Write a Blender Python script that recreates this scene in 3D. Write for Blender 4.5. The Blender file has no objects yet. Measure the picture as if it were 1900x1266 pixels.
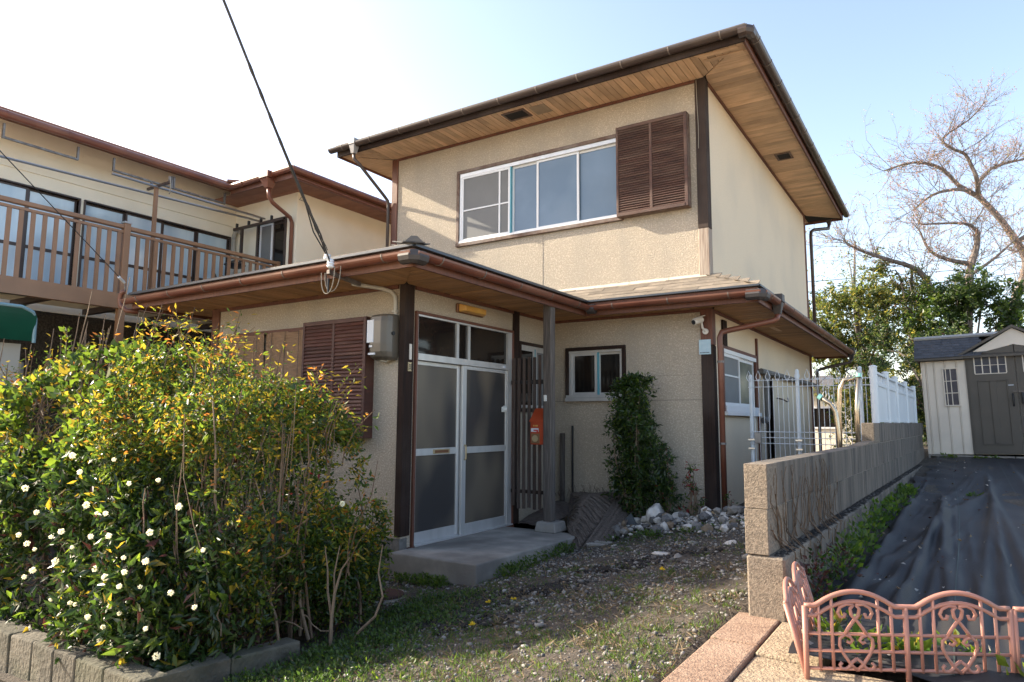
import bpy, math, random
import numpy as np
from mathutils import Vector, Matrix

R = random.Random(11)
NR = np.random.default_rng(11)
SC = bpy.context.scene
COL = SC.collection
rad = math.radians

# ------------------------------------------------------------------ camera, sky, sun, exposure
cam_d = bpy.data.cameras.new('camera')
cam = bpy.data.objects.new('camera', cam_d)
COL.objects.link(cam)
SC.camera = cam
cam_d.sensor_width = 36.0
cam_d.lens = 36.0 * 1268.114 / 1900.0
cam_d.clip_start = 0.05
cam_d.clip_end = 2000.0
_r = Vector((0.84098218, 0.54103391, 0.00559268))
_u = Vector((0.05795577, -0.10035372, 0.99326243))
_f = Vector((-0.5379499, 0.83499188, 0.11575173))
cam.matrix_world = Matrix(((_r.x, _u.x, -_f.x, 4.48547534),
                           (_r.y, _u.y, -_f.y, -5.02228397),
                           (_r.z, _u.z, -_f.z, 1.4), (0, 0, 0, 1)))

SUN_DIR = Vector((1.0, 0.24, -0.537)).normalized()       # the way the light travels
sun_el = math.asin(-SUN_DIR.z)
sun_rot = math.atan2(-SUN_DIR.x, -SUN_DIR.y)
world = bpy.data.worlds.new('World')
SC.world = world
world.use_nodes = True
wn = world.node_tree
sky = wn.nodes.new('ShaderNodeTexSky')
sky.sky_type = 'NISHITA'
sky.sun_disc = False
sky.sun_elevation = sun_el
sky.sun_rotation = sun_rot
sky.air_density = 0.9
sky.dust_density = 1.8
sky.ozone_density = 1.0
wb = wn.nodes.new('ShaderNodeMix'); wb.data_type = 'RGBA'; wb.blend_type = 'MULTIPLY'     # the warm white balance of the photograph
wb.inputs[0].default_value = 1.0
wb.inputs[7].default_value = (1.08, .97, .885, 1)
wn.links.new(sky.outputs[0], wb.inputs[6])
wn.links.new(wb.outputs[2], wn.nodes['Background'].inputs[0])
wn.nodes['Background'].inputs[1].default_value = 0.15

sun_d = bpy.data.lights.new('sun', 'SUN')
sun_d.energy = 3.7
sun_d.angle = rad(0.6)
sun_d.color = (1.0, 0.88, 0.70)
sun = bpy.data.objects.new('sun', sun_d)
COL.objects.link(sun)
sun.rotation_euler = SUN_DIR.to_track_quat('-Z', 'Y').to_euler()

SC.view_settings.view_transform = 'Standard'
SC.view_settings.look = 'None'
SC.view_settings.gamma = 1.0
SC.view_settings.use_curve_mapping = False
SC.view_settings.exposure = 1.74
SC.cycles.max_bounces = 8
SC.cycles.diffuse_bounces = 4
SC.cycles.transparent_max_bounces = 8
SC.cycles.use_denoising = True

# ------------------------------------------------------------------ helpers: materials
def lin(c):
    return tuple(((x / 255.0) / 12.92 if x / 255.0 <= 0.04045 else ((x / 255.0 + 0.055) / 1.055) ** 2.4) for x in c)

MATS = {}
def mat(name, col, rough=0.7, col2=None, scale=8.0, stretch=(1, 1, 1), lo=0.35, hi=0.65, bump=0.0, bscale=60.0,
        bstretch=None, rand=0.0, metal=0.0, spec=0.5, transl=0.0, col3=None, scale3=1.5, amt3=0.6, detail=5.0, coat=0.0, stretch3=(1, 1, 1)):
    m = bpy.data.materials.new(name)
    m.use_nodes = True
    nt = m.node_tree
    N, L = nt.nodes, nt.links
    b = N['Principled BSDF']
    b.inputs['Roughness'].default_value = rough
    b.inputs['Metallic'].default_value = metal
    b.inputs['Specular IOR Level'].default_value = spec
    if coat: b.inputs['Coat Weight'].default_value = coat
    tc = N.new('ShaderNodeTexCoord')
    out = None
    def noise(sc, st, det=detail):
        mp = N.new('ShaderNodeMapping')
        mp.inputs['Scale'].default_value = st
        L.new(tc.outputs['Object'], mp.inputs['Vector'])
        if rand:
            oi = N.new('ShaderNodeObjectInfo')
            mm = N.new('ShaderNodeMath'); mm.operation = 'MULTIPLY'; mm.inputs[1].default_value = 37.0
            L.new(oi.outputs['Random'], mm.inputs[0])
            cx = N.new('ShaderNodeCombineXYZ')
            for i in range(3): L.new(mm.outputs[0], cx.inputs[i])
            L.new(cx.outputs[0], mp.inputs['Location'])
        n = N.new('ShaderNodeTexNoise')
        n.inputs['Scale'].default_value = sc
        n.inputs['Detail'].default_value = det
        L.new(mp.outputs[0], n.inputs['Vector'])
        return n.outputs['Fac']
    def ramp(fac, a, c):
        mr = N.new('ShaderNodeMapRange')
        mr.inputs['From Min'].default_value = a
        mr.inputs['From Max'].default_value = c
        L.new(fac, mr.inputs['Value'])
        return mr.outputs['Result']
    def mix(fac, A, B, kind='MIX'):
        x = N.new('ShaderNodeMix'); x.data_type = 'RGBA'; x.blend_type = kind
        if isinstance(fac, float): x.inputs[0].default_value = fac
        else: L.new(fac, x.inputs[0])
        for i, v in ((6, A), (7, B)):
            if isinstance(v, tuple): x.inputs[i].default_value = (*v, 1)
            else: L.new(v, x.inputs[i])
        return x.outputs[2]
    cur = tuple(col)
    if col2: cur = mix(ramp(noise(scale, stretch), lo, hi), cur, tuple(col2))
    if col3:
        f3 = ramp(noise(scale3, stretch3), 0.45, 0.7)
        mm = N.new('ShaderNodeMath'); mm.operation = 'MULTIPLY'; mm.inputs[1].default_value = amt3
        L.new(f3, mm.inputs[0])
        cur = mix(mm.outputs[0], cur, tuple(col3))
    if rand:
        oi = N.new('ShaderNodeObjectInfo')
        mr = N.new('ShaderNodeMapRange')
        mr.inputs['To Min'].default_value = 1 - rand
        mr.inputs['To Max'].default_value = 1 + rand
        L.new(oi.outputs['Random'], mr.inputs['Value'])
        hs = N.new('ShaderNodeHueSaturation')
        L.new(mr.outputs[0], hs.inputs['Value'])
        if isinstance(cur, tuple): hs.inputs['Color'].default_value = (*cur, 1)
        else: L.new(cur, hs.inputs['Color'])
        cur = hs.outputs[0]
    if isinstance(cur, tuple): b.inputs['Base Color'].default_value = (*cur, 1)
    else: L.new(cur, b.inputs['Base Color'])
    if bump:
        bp = N.new('ShaderNodeBump')
        bp.inputs['Strength'].default_value = min(bump, 1.0)
        bp.inputs['Distance'].default_value = 0.012 * max(1.0, bump)
        L.new(noise(bscale, bstretch or stretch, 3.0), bp.inputs['Height'])
        L.new(bp.outputs[0], b.inputs['Normal'])
    if transl:
        t = N.new('ShaderNodeBsdfTranslucent')
        if isinstance(cur, tuple): t.inputs['Color'].default_value = (*[min(1, c * 2.6) for c in cur], 1)
        else:
            g = N.new('ShaderNodeVectorMath'); g.operation = 'SCALE'; g.inputs['Scale'].default_value = 2.6
            L.new(cur, g.inputs[0]); L.new(g.outputs[0], t.inputs['Color'])
        ms = N.new('ShaderNodeMixShader'); ms.inputs[0].default_value = transl
        L.new(b.outputs[0], ms.inputs[1]); L.new(t.outputs[0], ms.inputs[2])
        L.new(ms.outputs[0], N['Material Output'].inputs['Surface'])
    m.diffuse_color = (*col, 1)
    MATS[name] = m
    return m

# walls
mat('stucco', (.58, .50, .39), .95, (.42, .36, .28), 60, lo=.32, hi=.50, bump=1.1, bscale=70, col3=(.34, .305, .25), scale3=1.3, amt3=.5, detail=2, stretch3=(1.6, 1.6, .35))
mat('stucco_fine', (.74, .62, .455), .95, (.67, .555, .40), 60, bump=.4, bscale=130, col3=(.56, .48, .37), scale3=.9, amt3=.5)  # right wall paler than stucco, bounced light held in its colour
mat('cream_wall', (.87, .80, .65), .9, (.83, .76, .61), 3, bump=.25, bscale=120)
mat('foundation', (.20, .19, .175), .95, (.13, .125, .115), 22, bump=.8, bscale=40, col3=(.09, .09, .075), scale3=3)
mat('red_wood', (.15, .052, .028), .6, (.10, .036, .021), 5, (9, 9, .7), bump=.25, bscale=20, bstretch=(12, 12, .8), col3=(.17, .075, .04), scale3=1.2, amt3=.55)
mat('dark_wood', (.055, .032, .024), .75, (.095, .070, .058), 6, (14, 14, .6), bump=.5, bscale=22, bstretch=(14, 14, .6), rand=.25, col3=(.13, .11, .10), scale3=1.3, amt3=.5)
mat('pillar_wood', (.155, .135, .118), .85, (.055, .045, .040), 7, (16, 16, .5), bump=.6, bscale=24, bstretch=(16, 16, .5))
mat('post_bleached', (.42, .35, .28), .85, (.24, .18, .14), 7, (14, 14, .5), bump=.5, bscale=22, bstretch=(14, 14, .5))
mat('post_wood', (.036, .020, .015), .85, (.020, .014, .012), spec=.2, scale=6, stretch=(12, 12, .5), bump=.5, bscale=22, bstretch=(14, 14, .5), col3=(.12, .095, .08), scale3=.9, amt3=.45)
mat('trim_wood', (.10, .048, .030), .7, (.17, .12, .09), 5, (3, 3, 3), bump=.4, bscale=50, col3=(.22, .19, .17), scale3=2, amt3=.6)
mat('shutter_wood', (.105, .036, .025), .6, (.070, .028, .021), 4, (1, 1, 8), rand=.22, bump=.2, bscale=60, col3=(.16, .085, .06), scale3=2.2, amt3=.6)
mat('shutter_old', (.085, .038, .026), .7, (.05, .025, .02), 5, (1, 1, 7), rand=.15, bump=.3, bscale=60, col3=(.20, .14, .10), scale3=1.8, amt3=.4)
mat('soffit_front', (.71, .475, .29), .65, (.59, .38, .215), 3.5, (9, .9, 1), rand=.16, bump=.15, bscale=30, bstretch=(16, 1, 1), col3=(.33, .22, .135), scale3=1.6, amt3=.7)  # upper soffits paled, bounced light put into the wood colour
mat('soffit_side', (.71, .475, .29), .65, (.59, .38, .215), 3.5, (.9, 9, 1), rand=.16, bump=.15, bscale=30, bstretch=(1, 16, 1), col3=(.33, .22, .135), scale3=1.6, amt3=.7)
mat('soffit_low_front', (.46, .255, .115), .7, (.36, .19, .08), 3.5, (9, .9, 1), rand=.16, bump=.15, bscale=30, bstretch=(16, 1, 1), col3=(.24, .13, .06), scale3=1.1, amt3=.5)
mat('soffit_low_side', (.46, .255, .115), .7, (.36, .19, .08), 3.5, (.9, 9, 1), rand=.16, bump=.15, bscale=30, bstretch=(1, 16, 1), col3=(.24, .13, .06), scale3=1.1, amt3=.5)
mat('soffit_patch', (.36, .26, .165), .8, (.27, .195, .125), 6)
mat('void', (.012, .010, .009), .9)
mat('gutter_dark', (.060, .040, .032), .38, (.045, .030, .026), 3, (.6, .6, .6), col3=(.10, .075, .06), scale3=1.4, amt3=.5)
mat('gutter_red', (.185, .062, .036), .36, (.13, .045, .028), 2.5, col3=(.26, .13, .085), scale3=1.4, amt3=.55)
mat('gutter_grey', (.060, .052, .050), .55, (.045, .038, .035), 6)
mat('bracket', (.20, .165, .14), .5, metal=.3)
mat('pipe_grey', (.36, .34, .33), .4, (.26, .25, .24), 4)
mat('slate', (.215, .18, .14), .85, (.15, .125, .098), 7, rand=.22, bump=.4, bscale=45, col3=(.33, .27, .20), scale3=2, amt3=.5)
mat('roof_dark', (.075, .072, .072), .6, (.11, .10, .09), 5, rand=.2, bump=.3, bscale=40)
mat('flashing', (.60, .55, .46), .5, (.48, .44, .37), 6, metal=.15)
mat('roof_red', (.30, .135, .085), .7, (.23, .10, .065), 5, rand=.15)
# metals, glass
mat('alu', (.62, .62, .61), .38, (.55, .55, .54), 5, (2, 2, .4), metal=.45)
mat('alu_warm', (.60, .55, .46), .45, metal=.3)
mat('alu_white', (.74, .75, .76), .4)
mat('alu_brown', (.060, .042, .035), .4, metal=.2)
mat('blue_film', (.10, .34, .42), .4)
mat('glass_blue', (.14, .205, .28), .10, (.10, .155, .22), 1.2, spec=.6, col3=(.15, .20, .25), scale3=1.0, amt3=.6)
mat('screen', (.185, .19, .19), .75, (.165, .17, .17), 3)
mat('glass_frost', (.135, .112, .085), .30, (.045, .042, .042), 1.5, (1, 1.3, .7), lo=.38, hi=.62, bump=.10, bscale=260, spec=.5, detail=1)  # uneven room glow and reflections painted as brown and dark blotches
mat('glass_dark', (.010, .009, .009), .06, (.022, .016, .012), 2.5, spec=.32)
mat('glass_side', (.14, .15, .14), .16, (.22, .24, .20), 2.0, spec=.5)
mat('glass_neigh', (.36, .48, .57), .09, (.58, .68, .72), 1.5, (1, 1.5, .3), spec=.7)  # sky reflection and pale curtains put into the base colour
mat('curtain', (.42, .52, .56), .9, (.30, .40, .45), 14, (1, 6, .1))
mat('balcony_brown', (.30, .165, .090), .42, (.25, .135, .073), 3, rand=.06)
mat('steel', (.50, .50, .50), .28, metal=.9)
mat('steel_old', (.24, .23, .22), .5, (.12, .10, .09), 9, metal=.5)
mat('steel_warm', (.48, .40, .30), .25, metal=.9)
mat('aqua', (.30, .66, .60), .4)
mat('black_plastic', (.02, .02, .022), .5)
mat('meter_brown', (.125, .108, .085), .35, (.10, .087, .07), 3)
mat('paper', (.62, .66, .72), .5)
mat('white_plastic', (.68, .68, .64), .4)
mat('conduit', (.44, .42, .37), .5)
mat('lamp_amber', (.66, .37, .085), .35, (.55, .28, .055), 4)
mat('lamp_base', (.16, .07, .03), .5)
mat('mail_red', (.40, .058, .016), .38, (.34, .048, .014), 5)
mat('mail_dark', (.20, .11, .05), .5)
mat('gold', (.65, .42, .12), .4, metal=.4)
mat('label_red', (.45, .03, .03), .5)
mat('brass', (.50, .40, .24), .4, metal=.6)
mat('camera_white', (.62, .58, .52), .4)
mat('sign_blue', (.42, .56, .62), .4, (.34, .50, .58), 20)
mat('ink', (.03, .03, .04), .6)
mat('cable', (.014, .014, .016), .5)
mat('ceramic', (.70, .72, .74), .2)
mat('wire_white', (.58, .62, .66), .4, metal=.2)
mat('fence_white', (.60, .655, .69), .42, (.55, .60, .64), 2)
mat('yellow_tape', (.60, .40, .10), .6)
mat('insul', (.13, .125, .12), .8, (.20, .19, .18), 9, bump=.5, bscale=30)
# masonry and ground
mat('drip', (.055, .065, .08), .4, metal=.3)
mat('block', (.165, .142, .118), .95, (.10, .087, .074), 5, (2.2, 2.2, .5), bump=.35, bscale=140, rand=.035, col3=(.040, .036, .033), scale3=3.4, amt3=.9, stretch3=(2.5, 2.5, .25))
mat('block_end', (.245, .20, .152), .95, (.13, .107, .083), 85, bump=.45, bscale=150, rand=.08)
mat('mortar', (.26, .235, .20), .95, bump=.4)
mat('concrete', (.36, .34, .305), .85, (.22, .21, .19), 4, bump=.3, bscale=50, col3=(.12, .11, .10), scale3=1.6, amt3=.75)
mat('kerb', (.125, .112, .085), .95, (.07, .064, .048), 7, bump=1.0, bscale=38, rand=.12, col3=(.07, .075, .04), scale3=2.4, amt3=.6)
mat('paver_red', (.33, .225, .155), .95, (.20, .125, .085), 40, bump=.6, bscale=110, rand=.05, col3=(.40, .285, .205), scale3=4, amt3=.6)
mat('paver_tan', (.37, .29, .195), .95, (.25, .19, .125), 34, bump=.8, bscale=80, rand=.05, col3=(.30, .22, .14), scale3=3, amt3=.5)
mat('asphalt', (.50, .42, .31), .95, (.43, .36, .26), 16, bump=.6, bscale=70)  # road paled so it bounces more warm sunlight up to the eaves
mat('bounce_pale', (.46, .40, .31), .95, (.36, .31, .24), 20, bump=.6, bscale=40)
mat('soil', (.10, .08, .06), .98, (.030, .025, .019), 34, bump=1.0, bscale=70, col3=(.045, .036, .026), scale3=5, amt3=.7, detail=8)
mat('mulch', (.020, .016, .014), .95, (.034, .028, .022), 12, bump=.8)
for k, (c, c2) in enumerate([((.27, .25, .22), (.19, .18, .165)), ((.17, .16, .15), (.12, .115, .11)), ((.42, .40, .36), (.30, .28, .25)), ((.23, .17, .11), (.17, .13, .09)), ((.12, .115, .11), (.08, .08, .08))]):
    mat('stone_%s' % 'abcde'[k], c, .85, c2, 14, bump=.7, bscale=30, rand=.1)
mat('rock_white', (.62, .585, .53), .85, (.40, .37, .33), 5, bump=.9, bscale=18)
mat('rock_ochre', (.50, .33, .15), .85, (.36, .24, .12), 6, bump=.8, bscale=18)
mat('rock_dark', (.075, .085, .09), .8, (.05, .055, .06), 6, bump=.8, bscale=18)
mat('sheet_black', (.017, .018, .022), .66, (.025, .026, .030), 2.5, bump=.12, bscale=400, spec=.28, col3=(.034, .031, .029), scale3=1.0, amt3=.55)
mat('thread', (.035, .055, .05), .7)
mat('pink_plastic', (.41, .19, .142), .48, (.35, .16, .12), 3, col3=(.30, .175, .13), scale3=9, amt3=.55)
mat('rust', (.085, .035, .024), .8, (.05, .024, .018), 9, bump=.5)
mat('reed', (.18, .145, .12), .9, (.09, .072, .06), 8, (5, 5, 5), bump=.6, bscale=30)
mat('reed_mat', (.13, .10, .085), .9, (.06, .048, .042), 7, (2, 9, 6), bump=.8, bscale=30, bstretch=(3, 16, 8), col3=(.18, .155, .13), scale3=2, amt3=.5)
mat('blind', (.40, .25, .145), .85, (.26, .155, .09), 9, (.8, .8, 30), bump=.8, bscale=12, bstretch=(.6, 1, 40))
mat('straw', (.20, .145, .08), .9, rand=.2)
# shed
mat('shed_wall', (.74, .665, .56), .55, (.64, .575, .49), 2)
mat('shed_brown', (.082, .070, .056), .5, (.072, .062, .05), 3, bump=.15, bscale=120, bstretch=(8, 8, 1))
mat('shed_roof', (.075, .078, .088), .8, (.058, .060, .068), 8, rand=.14, bump=.3, bscale=60)
mat('shed_ridge', (.36, .345, .315), .6, (.27, .26, .24), 5)
mat('shed_glass', (.022, .028, .05), .15, (.06, .055, .075), 5, spec=.22)
mat('hollow_block', (.30, .28, .25), .95, (.22, .20, .18), 9, bump=.6)
# plants
mat('leaf_dark', (.017, .036, .009), .36, (.024, .050, .012), 3, transl=.22, spec=.5)
mat('leaf_mid', (.046, .082, .012), .42, (.034, .066, .010), 3, transl=.42, spec=.5)
mat('leaf_bright', (.105, .145, .013), .45, (.072, .115, .011), 3, transl=.50, spec=.5)
mat('leaf_yellow', (.26, .19, .018), .5, (.19, .15, .015), 3, transl=.50, spec=.45)
mat('leaf_orange', (.36, .14, .022), .5, (.27, .10, .02), 3, transl=.45)
mat('leaf_red', (.26, .025, .022), .5, (.12, .02, .018), 3, transl=.35)
mat('leaf_maroon', (.075, .022, .018), .5, (.04, .02, .014), 3, transl=.25)
mat('leaf_tree', (.068, .10, .022), .5, (.028, .055, .016), 2, transl=.40)
mat('leaf_tree_light', (.135, .15, .032), .5, (.085, .11, .025), 2, transl=.45)
mat('leaf_tree_gold', (.22, .19, .035), .5, transl=.45)
mat('grass', (.048, .098, .015), .5, (.070, .12, .018), 2, transl=.40)
mat('grass_dry', (.17, .125, .07), .8, (.12, .09, .05), 4, transl=.2)
mat('stem', (.10, .062, .038), .85, (.17, .115, .072), 9, (4, 4, .6), bump=.4)
mat('stem_pale', (.23, .165, .11), .85, (.15, .105, .07), 9, (4, 4, .6), bump=.4)
mat('bark', (.21, .18, .16), .9, (.12, .10, .088), 6, (3, 3, .8), bump=.8, bscale=16)
mat('bud', (.34, .20, .17), .7, (.26, .16, .10), 2, transl=.3)
mat('petal', (.80, .78, .66), .6, (.72, .70, .52), 30, transl=.25)
mat('petal_yellow', (.80, .52, .02), .6, transl=.2)
mat('green_cover', (.006, .060, .038), .35, (.008, .085, .052), 2, transl=.25)
mat('rim_blue', (.20, .34, .40), .4)
mat('twine', (.30, .27, .22), .8)
M = MATS

# ------------------------------------------------------------------ helpers: meshes and objects
WORLD_OF = {}

def front(y0):
    return (lambda u, n, z: (u, y0 - n, z))
def right(x0):
    return (lambda u, n, z: (x0 + n, u, z))

class MB:
    """Collects shapes in world (or wall) coordinates and links them as one mesh object."""
    def __init__(s, T=None):
        s.v, s.f, s.mi, s.T, s.cur = [], [], [], T, 0
    def addv(s, p):
        s.v.append(tuple(s.T(*p)) if s.T else tuple(p))
        return len(s.v) - 1
    def face(s, idx):
        s.f.append(tuple(reversed(idx)) if s.T else tuple(idx))
        s.mi.append(s.cur)
    def hexa(s, b, t):
        ids = [s.addv(p) for p in b] + [s.addv(p) for p in t]
        n = len(b)
        s.face([ids[i] for i in range(n - 1, -1, -1)])
        s.face([ids[n + i] for i in range(n)])
        for i in range(n):
            j = (i + 1) % n
            s.face([ids[i], ids[j], ids[n + j], ids[n + i]])
        return s
    def box(s, x0, x1, y0, y1, z0, z1):
        b = [(x0, y0, z0), (x1, y0, z0), (x1, y1, z0), (x0, y1, z0)]
        return s.hexa(b, [(p[0], p[1], z1) for p in b])
    def prism(s, poly, off):
        return s.hexa(poly, [tuple(a + b for a, b in zip(p, off)) for p in poly])
    def tube(s, pts, r, n=6, cap=True, start=0.0):
        pts = [Vector(p) for p in pts]
        rs = r if isinstance(r, (list, tuple)) else [r] * len(pts)
        rings = []
        ref = None
        for i, p in enumerate(pts):
            d = (pts[min(i + 1, len(pts) - 1)] - pts[max(i - 1, 0)])
            if d.length < 1e-9: d = Vector((0, 0, 1))
            d.normalize()
            if ref is None:
                ref = Vector((0, 0, 1)) if abs(d.z) < .9 else Vector((1, 0, 0))
            a = d.cross(ref).normalized()
            b = a.cross(d).normalized()
            ref = b
            rings.append([s.addv(p + rs[i] * (math.cos(2 * math.pi * k / n + start) * a + math.sin(2 * math.pi * k / n + start) * b)) for k in range(n)])
        for i in range(len(rings) - 1):
            for k in range(n):
                j = (k + 1) % n
                s.face([rings[i][k], rings[i][j], rings[i + 1][j], rings[i + 1][k]])
        if cap:
            s.face(list(reversed(rings[0])))
            s.face(rings[-1])
        return s
    def lathe(s, c, prof, n=12):
        rings = [[s.addv((c[0] + r * math.cos(2 * math.pi * k / n), c[1] + r * math.sin(2 * math.pi * k / n), c[2] + z)) for k in range(n)] for r, z in prof]
        for i in range(len(rings) - 1):
            for k in range(n):
                j = (k + 1) % n
                s.face([rings[i][k], rings[i][j], rings[i + 1][j], rings[i + 1][k]])
        s.face(list(reversed(rings[0]))); s.face(rings[-1])
        return s
    def quad(s, *p):
        s.face([s.addv(q) for q in p]); return s
    def grid(s, fn, nu, nv):
        ids = [[s.addv(fn(i / nu, j / nv)) for j in range(nv + 1)] for i in range(nu + 1)]
        for i in range(nu):
            for j in range(nv):
                s.face([ids[i][j], ids[i + 1][j], ids[i + 1][j + 1], ids[i][j + 1]])
        return s
    def build(s, name, mats, parent=None, bevel=0.0, smooth=False, origin=None, seg=1):
        if origin is None:
            if parent is not None: origin = WORLD_OF[parent.name]
            else:
                a = np.array(s.v); lo, hi = a.min(0), a.max(0)
                origin = ((lo[0] + hi[0]) / 2, (lo[1] + hi[1]) / 2, lo[2])
        me = bpy.data.meshes.new(name)
        me.from_pydata([(p[0] - origin[0], p[1] - origin[1], p[2] - origin[2]) for p in s.v], [], s.f)
        ms = mats if isinstance(mats, (list, tuple)) else [mats]
        for m_ in ms: me.materials.append(M[m_])
        if len(ms) > 1: me.polygons.foreach_set('material_index', s.mi)
        if smooth: me.polygons.foreach_set('use_smooth', [True] * len(me.polygons))
        o = link(name, me, parent, origin)
        if bevel:
            bv = o.modifiers.new('edge', 'BEVEL'); bv.width = bevel; bv.segments = seg; bv.limit_method = 'ANGLE'
        return o

def link(name, me, parent, origin):
    o = bpy.data.objects.new(name, me)
    COL.objects.link(o)
    if parent is not None:
        o.parent = parent
        pw = WORLD_OF[parent.name]
        o.location = (origin[0] - pw[0], origin[1] - pw[1], origin[2] - pw[2])
    else:
        o.location = origin
    WORLD_OF[o.name] = tuple(origin)
    return o

def tag(o, label, cat=None, group=None, kind=None):
    if label: o['label'] = label
    if cat: o['category'] = cat
    if group: o['group'] = group
    if kind: o['kind'] = kind
    return o

def thing(name, loc, label, cat, group=None):
    o = bpy.data.objects.new(name, None)
    COL.objects.link(o)
    o.location = loc
    o.empty_display_size = .1
    WORLD_OF[o.name] = tuple(loc)
    return tag(o, label, cat, group)

def inst(src, name, parent, origin, rot=None, scale=None):
    o = link(name, src.data, parent, origin)
    if rot: o.rotation_euler = rot
    if scale: o.scale = scale
    for md in src.modifiers:
        b = o.modifiers.new('edge', 'BEVEL'); b.width = md.width; b.segments = md.segments; b.limit_method = 'ANGLE'
    return o

def npmesh(name, V, F, mats, midx=None, parent=None, origin=(0, 0, 0), smooth=False):
    """A big mesh from numpy arrays (all faces with the same corner count)."""
    me = bpy.data.meshes.new(name)
    V = np.asarray(V, np.float32) - np.asarray(origin, np.float32)
    F = np.asarray(F, np.int32)
    k = F.shape[1]
    me.vertices.add(len(V)); me.vertices.foreach_set('co', V.ravel())
    me.loops.add(F.size); me.loops.foreach_set('vertex_index', F.ravel())
    me.polygons.add(len(F))
    me.polygons.foreach_set('loop_start', np.arange(0, F.size, k, dtype=np.int32))
    try: me.polygons.foreach_set('loop_total', np.full(len(F), k, np.int32))
    except Exception: pass
    for m_ in (mats if isinstance(mats, (list, tuple)) else [mats]): me.materials.append(M[m_])
    if midx is not None: me.polygons.foreach_set('material_index', np.asarray(midx, np.int32))
    if smooth: me.polygons.foreach_set('use_smooth', np.ones(len(F), bool))
    me.update(calc_edges=True)
    return link(name, me, parent, origin)

def unit(a):
    return a / np.maximum(np.linalg.norm(a, axis=1, keepdims=True), 1e-9)

def leaf_geo(P, D, size, aspect=.45, fold=.25, roll=None):
    """One folded leaf of two triangles at each point, stalk at P, pointing along D."""
    n = len(P)
    D = unit(D)
    rnd = unit(NR.normal(size=(n, 3))) if roll is None else roll
    S = unit(np.cross(D, rnd))
    U = np.cross(S, D)
    L = np.asarray(size).reshape(-1, 1) * np.ones((n, 1))
    W = L * aspect
    a = P
    c = P + D * L - U * L * .12
    b = P + D * L * .45 + S * W * .5 + U * W * fold
    d = P + D * L * .45 - S * W * .5 + U * W * fold
    V = np.stack([a, b, c, d], 1).reshape(-1, 3)
    i = np.arange(n)[:, None] * 4
    F = np.concatenate([i + np.array([[0, 1, 2]]), i + np.array([[0, 2, 3]])], 1).reshape(-1, 3)
    return V, F

def leaves(name, P, D, size, mats, weights, parent=None, aspect=.45, fold=.25, origin=(0, 0, 0), midx=None):
    V, F = leaf_geo(P, D, size, aspect, fold)
    if midx is None: midx = NR.choice(len(mats), size=len(P), p=np.array(weights) / sum(weights))
    o = npmesh(name, V, F, mats, np.repeat(midx, 2), parent, origin)
    if parent is not None: o['kind'] = 'stuff'
    return o

def twig_geo(paths, n=4):
    m = MB()
    for pts, r in paths: m.tube(pts, r, n, cap=False)
    return m

# ground height of the lot: it climbs towards the block wall and a little towards the back
def G(x, y):
    xx = min(max(x, -6.0), 3.6)
    s = .2 * (xx - .95) if xx > .95 else .05 * (xx - .95)
    return s + .03 * (min(max(y, -6.0), 14.0) + .15)
# ================================================================== SETTING
def nonuni(a, b, step, far):
    core = list(np.arange(a, b + 1e-6, step))
    return [-far, -far * .3, -60, -25, a - 8, a - 3] + core + [b + 3, b + 8, 25 + b, 60 + b, far * .3, far]

xs = nonuni(-7.0, 7.0, .11, 600.0)
ys = nonuni(-3.05, 11.0, .11, 600.0)
ys = [y for y in ys if y >= -3.1]
V = []
for x in xs:
    for y in ys:
        z = G(x, y)
        if -7 < x < 7 and -3.2 < y < 9:
            z += .012 * math.sin(x * 5.1 + y * 3.3) * math.sin(y * 4.7 - x * 2.2) + .008 * R.uniform(-1, 1)
        if x > 3.5 and y < -1.40: z -= .09
        if y > 14: z = G(x, 14) - .02
        V.append((x, y, z))
ny = len(ys)
F = [(i * ny + j, (i + 1) * ny + j, (i + 1) * ny + j + 1, i * ny + j + 1) for i in range(len(xs) - 1) for j in range(ny - 1)]
o = npmesh('ground', V, F, 'soil', smooth=True)
tag(o, 'stony soil of the yard sloping down towards the hedge', kind='structure')
V = []
ys2 = [-600, -200, -60, -25, -14, -9, -7, -6, -5, -4, -3.5, -3.0]
for x in xs:
    for y in ys2: V.append((x, y, G(x, -3) - .10))
ny = len(ys2)
F = [(i * ny + j, (i + 1) * ny + j, (i + 1) * ny + j + 1, i * ny + j + 1) for i in range(len(xs) - 1) for j in range(ny - 1)]
o = npmesh('road', V, F, 'asphalt')
tag(o, 'pale sunlit road surface in front of the hedge kerb', kind='structure')
b = MB(); b.box(7.2, 60, -3.0, 40, .2, .95); tag(b.build('bounce_ground', 'bounce_pale'), 'unseen pale ground added beyond the shed to bounce sunlight', kind='structure')  # added out of view to throw sunlight back onto eaves and right wall

# ================================================================== THE HOUSE
DM, W = 2.987, 2.118
ZS, ZSU = 2.737, 5.62
house = thing('house', (0, 0, 0), 'two storey beige stucco house with brown eaves and an aluminium entrance door', 'house')

def wall(name, T, u0, u1, z0, z1, holes, m, parent, th=.10):
    us = sorted({u0, u1} | {h[0] for h in holes} | {h[1] for h in holes})
    zs = sorted({z0, z1} | {h[2] for h in holes} | {h[3] for h in holes})
    b = MB(T)
    for a, c in zip(us, us[1:]):
        for d, e in zip(zs, zs[1:]):
            um, zm = (a + c) / 2, (d + e) / 2
            if any(h[0] < um < h[1] and h[2] < zm < h[3] for h in holes): continue
            b.box(a, c, -th, 0, d, e)
    return b.build(name, m, parent)

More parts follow.
